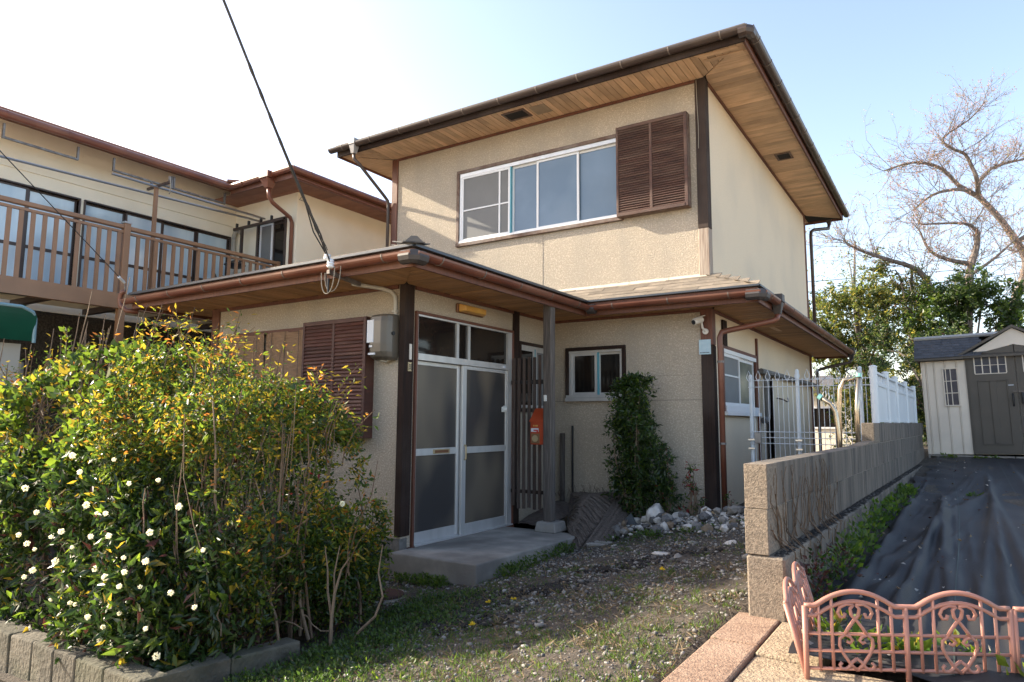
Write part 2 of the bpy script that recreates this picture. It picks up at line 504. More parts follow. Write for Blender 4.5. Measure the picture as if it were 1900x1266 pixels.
UPW = (-1.62, .985, 4.03, 5.11)          # upper window opening
LOW = (.235, .995, 1.70, 2.315)          # small window in the lower front wall
RIW = (3.43, 5.06, 1.53, 2.30)           # window in the right wall
RID = (5.70, 6.12, .55, 2.05)            # dark back door
DOO = (.17, 1.915, .185, 2.46)           # entrance
SMW = (2.12, 2.86, 1.55, 2.34)           # window behind the lattice
wall('wall', front(DM), .001, W, -.05, ZS, [LOW], 'stucco', house)
wall('wall', front(DM), -2.98, W, ZS, ZSU + .02, [UPW], 'stucco', house)
wall('wall', right(W), DM + .1, 9.73, -.05, ZSU + .02, [RIW, RID], 'stucco_fine', house)
wall('wall', front(0), -3.08, 0, .28, ZS, [], 'stucco', house)
wall('wall', right(0), .10, DM - .001, .185, ZS, [DOO, SMW], 'stucco', house)
b = MB(); b.box(-3.08, -2.98, .1, DM, -.2, ZS); b.box(-2.98, -2.88, DM + .1, 9.6, -.2, ZSU); b.box(-2.88, W - .1, 9.6, 9.73, -.2, ZSU)
b.build('wall', 'stucco', house)
for q_ in ((-3.07, -.23, .012, .2, -.5, .28), (W - .12, W - .012, DM + .11, 9.7, -.3, .34), (.3, W - .02, DM - .012, DM + .1, -.3, .33)):
    b = MB(); b.box(*q_); b.build('foundation', 'foundation', house)
b = MB(front(0)); b.box(-.22, -.004, -.1, .006, -.5, .279); b.build('foundation', 'foundation', house)
# dark rooms behind the openings
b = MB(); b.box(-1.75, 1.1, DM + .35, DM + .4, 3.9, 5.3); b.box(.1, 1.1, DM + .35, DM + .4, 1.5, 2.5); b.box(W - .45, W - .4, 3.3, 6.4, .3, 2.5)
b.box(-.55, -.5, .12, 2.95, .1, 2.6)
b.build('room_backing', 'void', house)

def post(u0, u1, v0, v1, z0, z1, m='post_wood', bev=.006):
    b = MB(); b.box(u0, u1, v0, v1, z0, z1); return b.build('post', m, house, bevel=bev)
post(-.066, .018, -.020, .118, .30, ZS, 'post_wood')
post(-3.13, -2.99, -.025, .12, -.1, ZS, 'red_wood')
post(-.05, .028, 1.95, 2.075, .185, ZS, 'post_wood')
post(2.005, 2.145, 2.96, 3.11, .22, 2.30, 'post_wood')
post(2.005, 2.145, 2.96, 3.11, 2.302, ZS, 'red_wood')
post(2.01, 2.14, 2.962, 3.10, 3.72, ZSU, 'post_wood')
post(2.0105, 2.1395, 2.9625, 3.10, 3.11, 3.718, 'post_bleached')
post(-3.01, -2.885, 2.965, 3.10, 2.9, ZSU, 'red_wood')
post(2.03, 2.14, 9.62, 9.76, .3, ZS, 'red_wood')
post(2.03, 2.135, 9.64, 9.75, 3.0, ZSU, 'red_wood')

# friezes where the walls meet the soffits
b = MB()
b.box(-2.885, 2.01, DM - .022, DM - .002, ZSU - .035, ZSU)
b.box(W + .002, W + .022, 3.10, 9.64, ZSU - .035, ZSU)
b.build('frieze', 'red_wood', house)
b = MB()
b.box(-2.99, -.085, -.022, -.002, ZS - .04, ZS)
b.box(.002, .022, .135, 1.95, ZS - .035, ZS); b.box(.002, .022, 2.075, DM - .03, ZS - .035, ZS)
b.box(.03, 2.005, DM - .022, DM - .002, ZS - .035, ZS)
b.box(W + .002, W + .022, 3.11, 9.62, ZS - .035, ZS)
b.build('frieze', 'red_wood', house)
# hairline joints of the render panels
for q_ in ((.02, 2.0, .0005, .0025, 1.655, 1.660), (-.174, -.170, .0005, .0025, 3.1, 4.0), (1.02, 2.0, .0005, .002, 1.955, 1.957)):
    b = MB(front(DM)); b.box(*q_); b.build('wall_joint', 'foundation', house)

# --- soffit boards, each a piece of its own
def board(poly, z, mname, name='soffit_board'):
    dz = R.uniform(-.0025, .0025)
    b = MB(); b.prism([(p[0], p[1], z + dz) for p in poly], (0, 0, .011))
    return b.build(name, mname, house)
def strip_x(x0, x1, yo, yw, z, w, cutl=None, cutr=None, stuff_from=None):
    """boards running in y between the fascia (yo) and the wall (yw); cut* = x at the wall of a mitre that ends at x0/x1 on the fascia"""
    n = max(1, round((x1 - x0) / w)); w = (x1 - x0) / n
    def inner(x):
        if cutr is not None and x > cutr: return yw + (yo - yw) * (x - cutr) / (x1 - cutr)
        if cutl is not None and x < cutl: return yw + (yo - yw) * (cutl - x) / (cutl - x0)
        return yw
    for i in range(n):
        a, c = x0 + i * w + .0036, x0 + (i + 1) * w - .0036
        poly = [(a, yo), (c, yo), (c, inner(c)), (a, inner(a))]
        if abs(inner(a) - yo) < .003: poly = poly[:3]
        elif abs(inner(c) - yo) < .003: poly = [poly[0], poly[1], poly[3]]
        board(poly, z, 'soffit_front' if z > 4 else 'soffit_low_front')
def strip_y(y0, y1, xo, xw, z, w, cutl=None, cutr=None, many=9999):
    n = max(1, round((y1 - y0) / w)); w = (y1 - y0) / n
    def inner(y):
        if cutr is not None and y > cutr: return xw + (xo - xw) * (y - cutr) / (y1 - cutr)
        if cutl is not None and y < cutl: return xw + (xo - xw) * (cutl - y) / (cutl - y0)
        return xw
    rest = MB()
    for i in range(n):
        a, c = y0 + i * w + .0036, y0 + (i + 1) * w - .0036
        poly = [(xw if False else inner(a), a), (xo, a), (xo, c), (inner(c), c)]
        if abs(inner(a) - xo) < .003: poly = [poly[0], poly[2], poly[3]]
        elif abs(inner(c) - xo) < .003: poly = poly[:3]
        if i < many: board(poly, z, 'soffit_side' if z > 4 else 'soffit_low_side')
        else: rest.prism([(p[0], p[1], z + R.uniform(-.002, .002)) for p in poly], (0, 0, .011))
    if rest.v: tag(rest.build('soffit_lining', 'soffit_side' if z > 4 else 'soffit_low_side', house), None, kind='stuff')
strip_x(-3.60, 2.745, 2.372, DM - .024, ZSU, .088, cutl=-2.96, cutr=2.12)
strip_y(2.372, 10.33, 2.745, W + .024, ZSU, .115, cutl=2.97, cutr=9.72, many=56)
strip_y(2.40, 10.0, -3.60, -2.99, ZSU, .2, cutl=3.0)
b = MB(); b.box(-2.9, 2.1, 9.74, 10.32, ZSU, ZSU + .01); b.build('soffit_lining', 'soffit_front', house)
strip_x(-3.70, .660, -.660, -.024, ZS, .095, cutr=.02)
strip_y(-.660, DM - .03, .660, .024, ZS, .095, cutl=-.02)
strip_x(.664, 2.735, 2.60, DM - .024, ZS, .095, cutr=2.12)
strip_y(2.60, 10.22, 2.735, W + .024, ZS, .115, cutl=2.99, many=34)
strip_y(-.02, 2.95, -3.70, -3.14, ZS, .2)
b = MB()
b.box(-3.6, 2.74, 2.38, 10.3, ZSU + .013, ZSU + .02); b.box(-3.7, .65, -.65, 2.95, ZS + .013, ZS + .02); b.box(.66, 2.72, 2.62, 10.2, ZS + .0135, ZS + .02)
b.build('roof_underside', 'void', house)
# lifted and dark boards at the tired corners
for poly, z, a in [([(2.18, 2.42), (2.66, 2.46), (2.66, 2.53), (2.24, 2.50)], ZSU - .006, 1), ([(2.25, 2.56), (2.70, 2.57), (2.70, 2.63), (2.29, 2.62)], ZSU - .012, 1),
                   ([(-3.3, 2.55), (-2.95, 2.58), (-3.0, 2.66), (-3.25, 2.62)], ZSU - .008, 1), ([(2.45, 2.66), (2.70, 2.67), (2.70, 2.71), (2.47, 2.70)], ZS - .006, 1),
                   ([(2.35, 5.0), (2.42, 5.0), (2.42, 5.55), (2.36, 5.5)], ZS - .005, 1)]:
    b = MB(); b.prism([(p[0], p[1], z) for p in poly], (0, 0, .005)); tag(b.build('loose_board', 'soffit_side', house), 'lifted grey edged board at the roof corner')
# soffit vents
def vent(x0, x1, y0, y1, z):
    b = MB(); t = .03
    b.box(x0, x1, y0, y0 + t, z - .014, z - .001); b.box(x0, x1, y1 - t, y1, z - .014, z - .001); b.box(x0, x0 + t, y0 + t, y1 - t, z - .014, z - .001); b.box(x1 - t, x1, y0 + t, y1 - t, z - .014, z - .001)
    v = b.build('soffit_vent', 'trim_wood', house)
    b = MB(); b.box(x0 + t, x1 - t, y0 + t, y1 - t, z - .006, z - .001); b.build('mesh', 'void', v)
vent(-.56, -.20, 2.49, 2.75, ZSU)
b = MB(); b.box(-.13, .10, 2.52, 2.78, ZSU - .004, ZSU - .001); tag(b.build('loose_board', 'soffit_patch', house), 'grey patch on the soffit beside the vent')
vent(2.32, 2.56, 5.98, 6.28, ZSU)

# --- fascias
def boxpart(name, m, x0, x1, y0, y1, z0, z1, parent=None, bev=0):
    b = MB(); b.box(x0, x1, y0, y1, z0, z1); return b.build(name, m, parent or house, bevel=bev)
boxpart('fascia', 'post_wood', -3.63, 2.772, 2.345, 2.37, ZSU - .03, ZSU + .13)
boxpart('fascia', 'red_wood', 2.747, 2.772, 2.371, 10.36, ZSU - .03, ZSU + .13)
boxpart('fascia', 'red_wood', -3.63, -3.605, 2.371, 10.36, ZSU - .03, ZSU + .11)
boxpart('fascia', 'red_wood', -3.604, 2.746, 10.335, 10.36, ZSU - .03, ZSU + .13)
boxpart('fascia', 'red_wood', -3.73, .687, -.687, -.662, ZS - .035, ZS + .125)
boxpart('fascia', 'red_wood', .662, .687, -.661, 2.572, ZS - .035, ZS + .125)
boxpart('fascia', 'red_wood', .688, 2.762, 2.573, 2.598, ZS - .035, ZS + .125)
boxpart('fascia', 'red_wood', 2.737, 2.762, 2.599, 10.25, ZS - .035, ZS + .125)
boxpart('fascia', 'red_wood', -3.73, -3.705, -.661, 2.95, ZS - .035, ZS + .125)
boxpart('fascia', 'red_wood', 2.10, 2.736, 10.225, 10.25, ZS - .035, ZS + .125)

# --- gutters with brackets
def gutter(pts, m, r=.056, step=.58, z_drop=0.0):
    b = MB()
    P0, P1 = Vector(pts[0]), Vector(pts[1])
    d = (P1 - P0).normalized()
    side = d.cross(Vector((0, 0, 1)))
    prof = [(math.cos(a) * r, math.sin(a) * r) for a in np.linspace(math.pi, 2 * math.pi, 11)]
    outer = [(s_, h + r * .35) for s_, h in prof]
    inner = [(s_ * .86, h * .86 + r * .35) for s_, h in reversed(prof)]
    lip = outer + inner
    A = [tuple(P0 + side * s_ + Vector((0, 0, h))) for s_, h in lip]
    b.prism(A, tuple(P1 - P0))
    g = b.build('gutter', m, house, smooth=False)
    n = int((P1 - P0).length / step)
    L = (P1 - P0).length
    for i in range(n):
        t = (i + .5) / n * L
        c0 = P0 + d * (t - .007); c1 = P0 + d * (t + .007)
        ring = [(math.cos(a) * (r + .005), math.sin(a) * (r + .005) + r * .35) for a in np.linspace(math.pi * .98, 2.02 * math.pi, 9)]
        ring2 = [(math.cos(a) * (r + .0004), math.sin(a) * (r + .0004) + r * .35) for a in np.linspace(2.02 * math.pi, math.pi * .98, 9)]
        q = MB()
        q.prism([tuple(c0 + side * s_ + Vector((0, 0, h))) for s_, h in ring + ring2], tuple(c1 - c0))
        q.build('bracket', 'bracket', g)
    return g
def corner_piece(p, dirs, m='gutter_grey', L=.13, r=.062):
    b = MB()
    P_ = Vector(p)
    if len(dirs) == 2: b.tube([P_ + Vector(dirs[0]) * L, P_ + Vector(dirs[0]) * .02, P_ + Vector(dirs[1]) * .02, P_ + Vector(dirs[1]) * L], r, 10)
    else: b.tube([P_, P_ + Vector(dirs[0]) * L], r, 10)
    return b.build('gutter_corner', m, house)
ZU, ZE = 5.69, 2.79
gutter([(-3.72, 2.285, ZU), (2.832, 2.285, ZU)], 'gutter_dark', .062)
gutter([(2.832, 2.285, ZU), (2.832, 10.42, ZU)], 'gutter_dark', .062)
corner_piece((2.832, 2.285, ZU - .02), [(-1, 0, 0), (0, 1, 0)], 'gutter_dark', .10, .066)
gutter([(-3.78, -.745, ZE), (.745, -.745, ZE)], 'gutter_red', .058)
gutter([(.745, -.745, ZE), (.745, 2.515, ZE)], 'gutter_red', .058)
gutter([(.745, 2.515, ZE), (2.82, 2.515, ZE)], 'gutter_red', .058)
gutter([(2.82, 2.515, ZE), (2.82, 10.32, ZE)], 'gutter_red', .058)
corner_piece((.745, -.745, ZE - .018), [(-1, 0, 0), (0, 1, 0)])
corner_piece((.745, 2.515, ZE - .018), [(1, 0, 0)], L=.10, r=.060)
corner_piece((2.82, 2.515, ZE - .018), [(-1, 0, 0), (0, 1, 0)], L=.16, r=.061)

# --- roofs
roof = MB()
ez, s = ZSU + .135, .28
x0, x1, y0, y1 = -3.66, 2.79, 2.325, 10.39
hw = (x1 - x0) / 2
A, B_, C_, D_ = (x0, y0, ez), (x1, y0, ez), (x1, y1, ez), (x0, y1, ez)
r0, r1 = ((x0 + x1) / 2, y0 + hw, ez + s * hw), ((x0 + x1) / 2, y1 - hw, ez + s * hw)
for poly in ([A, B_, r0], [B_, C_, r1, r0], [C_, D_, r1], [D_, A, r0, r1]): roof.prism(poly, (0, 0, .03))
up_roof = roof.build('roof', 'roof_dark', house)
wz = ZS + .13
def wr(x, y): return wz + .24 * min(.70 - x, y + .70)
b = MB()
hp = (-2.93, 2.93, wr(-2.93, 2.93))
b.prism([(-3.75, -.70, wz), (.70, -.70, wz), hp, (-3.75, 2.93, hp[2])], (0, 0, .018))
b.prism([(.70, -.70, wz), (.70, 2.93, wz), hp], (0, 0, .018))
low_roof = b.build('roof', 'roof_dark', house)
# overlapping slates on the front slope of the wing
for k in range(6):
    yb = -.715 + k * .235
    n = 5
    for i in range(n):
        xa = -3.77 + i * .9 - (.45 if k % 2 else 0); xb = xa + .895
        xa = max(xa, -3.77); xb = min(xb, .70 - (yb + .715) - .02)
        if xb - xa < .08: continue
        zb = wr(-2, max(yb, -.70)) + .022
        b = MB(); b.hexa([(xa, yb, zb), (xb, yb, zb), (xb - .24, yb + .26, zb + .052), (xa, yb + .26, zb + .052)] if xb < .70 - (yb + .715) - .01 and False else [(xa, yb, zb), (xb, yb, zb), (xb, yb + .26, zb + .054), (xa, yb + .26, zb + .054)],
                         [(xa, yb, zb + .011), (xb, yb, zb + .011), (xb, yb + .26, zb + .062), (xa, yb + .26, zb + .062)])
        b.build('slate', 'roof_dark', low_roof)
for k in range(4):
    xb = .715 - k * .235
    for i in range(4):
        ya = -.70 + k * .235 + i * .9; yb = min(ya + .895, 2.6)
        if yb - ya < .1: continue
        zb = wz + .24 * (.70 - min(xb, .70)) + .022
        b = MB(); b.hexa([(xb, ya, zb), (xb, yb, zb), (xb - .26, yb, zb + .054), (xb - .26, ya, zb + .054)], [(xb, ya, zb + .011), (xb, yb, zb + .011), (xb - .26, yb, zb + .062), (xb - .26, ya, zb + .062)])
        b.build('slate', 'roof_dark', low_roof)
# ridge tiles down the hip
for k in range(9):
    t = -.03 + k * .30
    c0 = Vector((.70 - t, -.70 + t, wz + .24 * t + .03)); c1 = c0 + Vector((-.36, .36, .0864 + .02))
    sd = Vector((1, 1, 0)).normalized() * .10
    b = MB(); b.hexa([tuple(c0 - sd), tuple(c0 + sd), tuple(c1 + sd * .9), tuple(c1 - sd * .9)], [tuple(c0 - sd * .9 + Vector((0, 0, .012))), tuple(c0 + sd * .9 + Vector((0, 0, .012))), tuple(c1 + sd * .8 + Vector((0, 0, .012))), tuple(c1 - sd * .8 + Vector((0, 0, .012)))])
    up = Vector((0, 0, .06))
    b.hexa([tuple(c0 - sd * .9), tuple(c0 + sd * .9), tuple(c1 + sd * .8), tuple(c1 - sd * .8)], [tuple(c0 - sd * .25 + up), tuple(c0 + sd * .25 + up), tuple(c1 + sd * .25 + up), tuple(c1 - sd * .25 + up)])
    b.build('ridge_tile', 'roof_dark', low_roof)
# skirt roof under the upper front wall: slates course by course
SK = .58
def sk_z(y): return wz + SK * (y - 2.555)
b = MB(); b.prism([(.60, 2.555, wz), (2.78, 2.555, wz), (2.16, 2.98, sk_z(2.98)), (-.30, 2.98, sk_z(2.98))], (0, 0, .012))
b.prism([(2.78, 2.555, wz), (2.78, 10.28, wz), (2.125, 10.28, sk_z(2.98)), (2.125, 2.98, sk_z(2.98))], (0, 0, .012))
sk = b.build('roof', 'roof_dark', house)
nc = 5
for k in range(nc):
    y = 2.545 + k * .088
    z = sk_z(y) + .016 + .004
    xl = .62 - k * .19; xr = 2.785 - k * .128
    x = xl
    off = [0.0, .35, .15, .5, .25][k]
    cuts = [xl] + [c for c in np.arange(xl + .25 + off, xr - .1, .62)] + [xr]
    for a, c in zip(cuts, cuts[1:]):
        dz = R.uniform(0, .006)
        b = MB(); y2 = y + .115
        b.hexa([(a, y, z + dz), (c - .004, y, z + dz), (c - .004, y2, z + dz + SK * .115 - .006), (a, y2, z + dz + SK * .115 - .006)],
               [(a, y, z + dz + .012), (c - .004, y, z + dz + .012), (c - .004, y2, z + dz + SK * .115 + .004), (a, y2, z + dz + SK * .115 + .004)])
        b.build('slate', 'slate', sk)
for k in range(5):
    x = 2.79 - k * .13
    for i in range(9):
        ya = 2.56 + k * .09 + i * .85
        z = wz + .37 * (2.78 - x) + .02
        b = MB(); b.hexa([(x, ya, z), (x, ya + .845, z), (x - .17, ya + .845, z + .056), (x - .17, ya, z + .056)], [(x, ya, z + .012), (x, ya + .845, z + .012), (x - .17, ya + .845, z + .066), (x - .17, ya, z + .066)])
        b.build('slate', 'slate', sk)
x = -.32
for wdt in (.45, .5, .48, .52, .49):
    b = MB(); b.hexa([(x, 2.94, 3.108), (x + wdt - .006, 2.94, 3.108), (x + wdt - .006, 2.985, 3.13), (x, 2.985, 3.13)], [(x, 2.938, 3.114), (x + wdt - .006, 2.938, 3.114), (x + wdt - .006, 2.9855, 3.165), (x, 2.9855, 3.165)])
    b.build('flashing', 'flashing', sk); x += wdt
b = MB(); b.box(.70, 2.79, 2.535, 2.56, wz + .004, wz + .024); b.box(-3.76, .71, -.728, -.703, wz + .002, wz + .02); b.box(.703, .728, -.70, 2.55, wz + .002, wz + .02); b.box(2.782, 2.80, 2.56, 10.3, wz + .004, wz + .024)
b.build('drip_edge', 'drip', house)

# --- downpipes
def pipe(pts, r, m, straps=()):
    b = MB(); b.tube(pts, r, 9); p = b.build('downpipe', m, house, smooth=True)
    for z, x, y in straps:
        q = MB(); q.tube([(x, y, z - .012), (x, y, z + .012)], r + .006, 9); q.build('strap', 'steel_old', p)
    return p
def funnel(x, y, z, m, w=.055):
    b = MB(); b.hexa([(x - w * .55, y - w * .55, z - .16), (x + w * .55, y - w * .55, z - .16), (x + w * .55, y + w * .55, z - .16), (x - w * .55, y + w * .55, z - .16)],
                     [(x - w, y - w, z - .02), (x + w, y - w, z - .02), (x + w, y + w, z - .02), (x - w, y + w, z - .02)])
    b.box(x - w * 1.12, x + w * 1.12, y - w * 1.12, y + w * 1.12, z - .02, z + .075)
    return b.build('gutter_funnel', m, house, bevel=.006)
funnel(-3.19, 2.285, ZU + .01, 'pipe_grey', .06)
pipe([(-3.19, 2.285, 5.55), (-3.18, 2.29, 5.45), (-3.13, 2.35, 5.38), (-3.06, 2.86, 4.99), (-3.045, 2.92, 4.93), (-3.04, 2.93, 4.85), (-3.04, 2.93, 3.3)], .026, 'gutter_dark')
funnel(2.82, 3.30, ZE + .02, 'gutter_grey', .062)
pipe([(2.82, 3.30, 2.66), (2.81, 3.29, 2.60), (2.77, 3.27, 2.575), (2.30, 3.07, 2.47), (2.235, 3.03, 2.45), (2.215, 3.02, 2.39), (2.215, 3.02, .28)], .033, 'gutter_red', [(2.1, 2.215, 3.02), (1.15, 2.215, 3.02)])
funnel(2.82, 10.1, ZE + .02, 'gutter_grey', .06)
pipe([(2.82, 10.1, 2.66), (2.80, 10.09, 2.60), (2.3, 9.95, 2.48), (2.22, 9.9, 2.44), (2.21, 9.88, 2.35), (2.21, 9.88, .4)], .03, 'gutter_dark')
funnel(2.5, 10.36, ZU, 'gutter_dark', .06)
pipe([(2.5, 10.36, 5.55), (2.49, 10.33, 5.45), (2.26, 9.95, 5.36), (2.22, 9.86, 5.30), (2.215, 9.83, 5.2), (2.215, 9.83, 3.1)], .034, 'gutter_dark')
pipe([(-3.80, -.745, 2.92), (-3.86, -.75, 2.90), (-3.89, -.75, 2.84), (-3.88, -.745, 2.75), (-3.82, -.70, 2.69), (-3.74, -.60, 2.68)], .03, 'gutter_red')
b = MB(); b.box(W + .004, W + .03, 3.43, 3.60, 2.33, 2.66); b.build('vent_cover', 'post_wood', house, bevel=.004)

# --- windows
def trim_frame(name, T, u0, u1, z0, z1, t, n0, n1, m, parent):
    b = MB(T)
    b.box(u0 - t, u1 + t, n0, n1, z1, z1 + t); b.box(u0 - t, u1 + t, n0, n1 + .012, z0 - t, z0)
    b.box(u0 - t, u0, n0, n1, z0, z1); b.box(u1, u1 + t, n0, n1, z0, z1)
    return b.build(name, m, parent, bevel=.004)
def pane(T, u0, u1, z0, z1, n, m, parent, name='pane'):
    b = MB(T); b.box(u0, u1, n - .006, n, z0, z1); return b.build(name, m, parent)
def sash(T, u0, u1, z0, z1, n, t, m, parent, gm=None, name='sash', d=.022, bars=()):
    b = MB(T)
    b.box(u0, u1, n - d, n, z1 - t, z1); b.box(u0, u1, n - d, n, z0, z0 + t)
    b.box(u0, u0 + t, n - d, n, z0 + t, z1 - t); b.box(u1 - t, u1, n - d, n, z0 + t, z1 - t)
    for kind, p, w in bars:
        if kind == 'v': b.box(p - w / 2, p + w / 2, n - d, n - .001, z0 + t, z1 - t)
        else: b.box(u0 + t, u1 - t, n - d, n - .002, p - w / 2, p + w / 2)
    s_ = b.build(name, m, parent)
    if gm: pane(T, u0 + t, u1 - t, z0 + t, z1 - t, n - d / 2, gm, parent)
    return s_
T = front(DM)
uw = trim_frame('window', T, *UPW, .05, -.08, .035, 'trim_wood', house)
b = MB(T); b.box(UPW[0], UPW[1], -.06, .018, 5.055, 5.11); b.box(UPW[0], UPW[1], -.06, .03, 4.03, 4.062); b.box(UPW[0], UPW[0] + .035, -.06, .016, 4.062, 5.055)
b.build('frame', 'alu', uw)
sash(T, -1.585, -.715, 4.062, 5.055, .012, .032, 'alu_white', uw, 'screen', 'insect_screen', bars=[('v', -.90, .026), ('h', 4.53, .02)])
b = MB(T); b.box(-.715, -.70, -.03, .016, 4.062, 5.055); b.build('screen_edge', 'blue_film', uw)
sash(T, -.70, -.265, 4.062, 5.055, -.03, .03, 'alu_white', uw, 'glass_blue')
sash(T, -.28, .385, 4.062, 5.055, -.006, .030, 'alu_white', uw, 'glass_blue')
sash(T, .345, .985, 4.062, 5.055, -.03, .028, 'alu_white', uw, 'glass_blue')

def shutter_box(T, u0, u1, z0, z1, d, n, m, ms, vis_bottom=True):
    b = MB(T); t = .045
    b.box(u0, u1, .001, d - .02, z1 - .02, z1); b.box(u0, u1, .001, d - .02, z0, z0 + .02); b.box(u0, u0 + .02, .001, d - .02, z0 + .02, z1 - .02); b.box(u1 - .02, u1, .001, d - .02, z0 + .02, z1 - .02)
    b.box(u0 + .02, u1 - .02, .001, .012, z0 + .02, z1 - .02)
    sb = b.build('shutter_box', ms, house)
    b = MB(T)
    b.box(u0, u0 + t * .7, d - .02, d, z0, z1); b.box(u1 - t * .9, u1, d - .02, d, z0, z1)
    um = (u0 + u1) / 2; b.box(um - .018, um + .018, d - .02, d - .001, z0 + t, z1 - t)
    b.box(u0 + t * .7, u1 - t * .9, d - .02, d - .0015, z1 - t, z1); b.box(u0 + t * .7, u1 - t * .9, d - .02, d + .004, z0, z0 + t)
    b.build('frame', m, sb, bevel=.003)
    H = (z1 - z0 - 2 * t) / n
    for col in ((u0 + t * .7, um - .018), (um + .018, u1 - t * .9)):
        for i in range(n):
            z = z0 + t + i * H
            jit = R.uniform(-.0006, .0006)
            b = MB(T)
            b.hexa([(col[0], d - .006 + jit, z), (col[1], d - .006 + jit, z), (col[1], d - .03, z + H * 1.08), (col[0], d - .03, z + H * 1.08)],
                   [(col[0], d - .001 + jit, z + .007), (col[1], d - .001 + jit, z + .007), (col[1], d - .025, z + H * 1.08 + .007), (col[0], d - .025, z + H * 1.08 + .007)])
            b.build('slat', m, sb)
    return sb
sb = shutter_box(front(DM), .99, 1.93, 4.0, 5.195, .125, 36, 'shutter_old', 'trim_wood')
tag(sb, 'weathered louvred shutter box beside the upper window')
sb = shutter_box(front(0), -1.335, -.40, 1.22, 2.43, .13, 30, 'shutter_wood', 'shutter_wood')
tag(sb, 'red brown louvred shutter box behind the hedge')

# lower front window
T = front(DM)
lw = trim_frame('window', T, *LOW, .045, -.08, .04, 'post_wood', house)
b = MB(T); b.box(LOW[0], LOW[1], -.05, .02, LOW[3] - .03, LOW[3]); b.box(LOW[0] - .03, LOW[1] + .03, -.05, .05, LOW[2], LOW[2] + .035); b.box(LOW[0], LOW[0] + .04, -.05, .015, LOW[2] + .035, LOW[3] - .03); b.box(LOW[1] - .02, LOW[1], -.05, .012, LOW[2] + .035, LOW[3] - .03)
b.build('frame', 'alu', lw)
b = MB(T); b.box(LOW[0] - .04, LOW[1] + .04, .041, .056, LOW[2] - .045, LOW[2] - .002); b.build('sill', 'alu', lw)
sash(T, .275, .64, 1.735, 2.285, .008, .036, 'alu', lw, 'glass_dark')
b = MB(T); b.box(.642, .662, -.03, .009, 1.735, 2.285); b.build('screen_edge', 'blue_film', lw)
sash(T, .645, .975, 1.735, 2.285, -.018, .03, 'alu', lw, 'glass_dark')

# right wall window
T = right(W)
rw = trim_frame('window', T, *RIW, .045, -.08, .03, 'red_wood', house)
b = MB(T); b.box(RIW[0], RIW[1], -.05, .03, RIW[3] - .05, RIW[3]); b.box(RIW[0], RIW[1], -.05, .045, RIW[2], RIW[2] + .07)
b.build('frame', 'alu_white', rw)
b = MB(T); b.box(RIW[0] - .05, RIW[1] + .05, .0, .07, RIW[2] - .05, RIW[2] - .002); b.build('sill', 'alu_white', rw)
sash(T, 3.43, 4.20, 1.60, 2.25, .015, .04, 'alu_white', rw, 'screen', 'insect_screen', bars=[('h', 1.98, .02)])
sash(T, 4.14, 5.06, 1.60, 2.25, -.012, .045, 'alu_white', rw, 'glass_side')
# back door
bd = trim_frame('door', T, *RID, .03, -.08, .02, 'alu_brown', house)
sash(T, RID[0], RID[1], RID[2], RID[3], -.03, .05, 'alu_brown', bd, 'glass_dark', 'leaf', bars=[('h', 1.2, .05)])
b = MB(T); b.box(5.70, 5.73, -.03, .02, 1.15, 1.25); b.build('handle', 'steel', bd)

# --- entrance door
T = right(0)
ed = trim_frame('entrance_door', T, *DOO, .03, -.06, .03, 'red_wood', house)
u0, u1, z0, z1 = DOO
b = MB(T)
b.box(u0, u1, -.05, .02, z1 - .018, z1); b.box(u0, u0 + .012, -.05, .018, z0, z1 - .018); b.box(u1 - .09, u1, -.05, .018, z0, z1 - .018)
b.box(u0 + .012, u1 - .09, -.05, .024, 2.00, 2.065)
b.box(.82, .866, -.03, .01, 2.065, z1 - .018); b.box(1.03, 1.072, -.03, .01, 2.065, z1 - .018)
b.build('frame', 'alu', ed)
for a, c in ((u0 + .012, .82), (.866, 1.03), (1.072, u1 - .09)): pane(T, a, c, 2.065, z1 - .018, -.01, 'glass_dark', ed, 'transom_pane')
def leaf(a, c, n, wl, wr_):
    b = MB(T)
    b.box(a, a + wl, n - .03, n, z0 + .012, 1.995); b.box(c - wr_, c, n - .03, n, z0 + .012, 1.995)
    b.box(a + wl, c - wr_, n - .03, n - .001, 1.955, 1.995); b.box(a + wl, c - wr_, n - .03, n + .003, 1.045, 1.115); b.box(a + wl, c - wr_, n - .03, n - .001, z0 + .012, z0 + .115)
    L_ = b.build('door_leaf', 'alu', ed, bevel=.003)
    pane(T, a + wl, c - wr_, 1.115, 1.955, n - .015, 'glass_frost', L_)
    pane(T, a + wl, c - wr_, z0 + .115, 1.045, n - .015, 'glass_frost', L_)
    return L_
l1 = leaf(.184, .965, -.03, .022, .07)
l2 = leaf(.94, u1 - .09, .010, .075, .03)
b = MB(T); b.box(.50, .77, -.031, -.020, 1.058, 1.102); b.build('letter_slot', 'brass', l1)
b = MB(T); b.box(.525, .745, -.021, -.0165, 1.066, 1.094); b.build('slot_flap', 'lamp_base', l1)
b = MB(T); b.box(.186, .215, -.029, -.018, 1.055, 1.105); b.build('lock', 'steel_old', l1)
b = MB(T); b.tube([(.985, .012, .98), (.985, .032, .985), (.985, .034, 1.06), (.985, .030, 1.13), (.985, .012, 1.135)], .008, 6); b.build('handle', 'brass', l2)
b = MB(T); b.box(1.70, 1.79, .012, .020, 1.50, 1.56); b.lathe((1.745, .026, 1.50), [(.02, 0), (.035, .02), (.035, .05), (.012, .075)], 8); b.build('lock', 'white_plastic', l2)
b = MB(T); b.box(1.70, 1.76, .0245, .0285, 2.02, 2.045); b.build('maker_plate', 'paper', ed)
b = MB(T); b.box(u0, u1, -.05, .045, z0 - .001, z0 + .012); b.build('threshold', 'alu', ed)
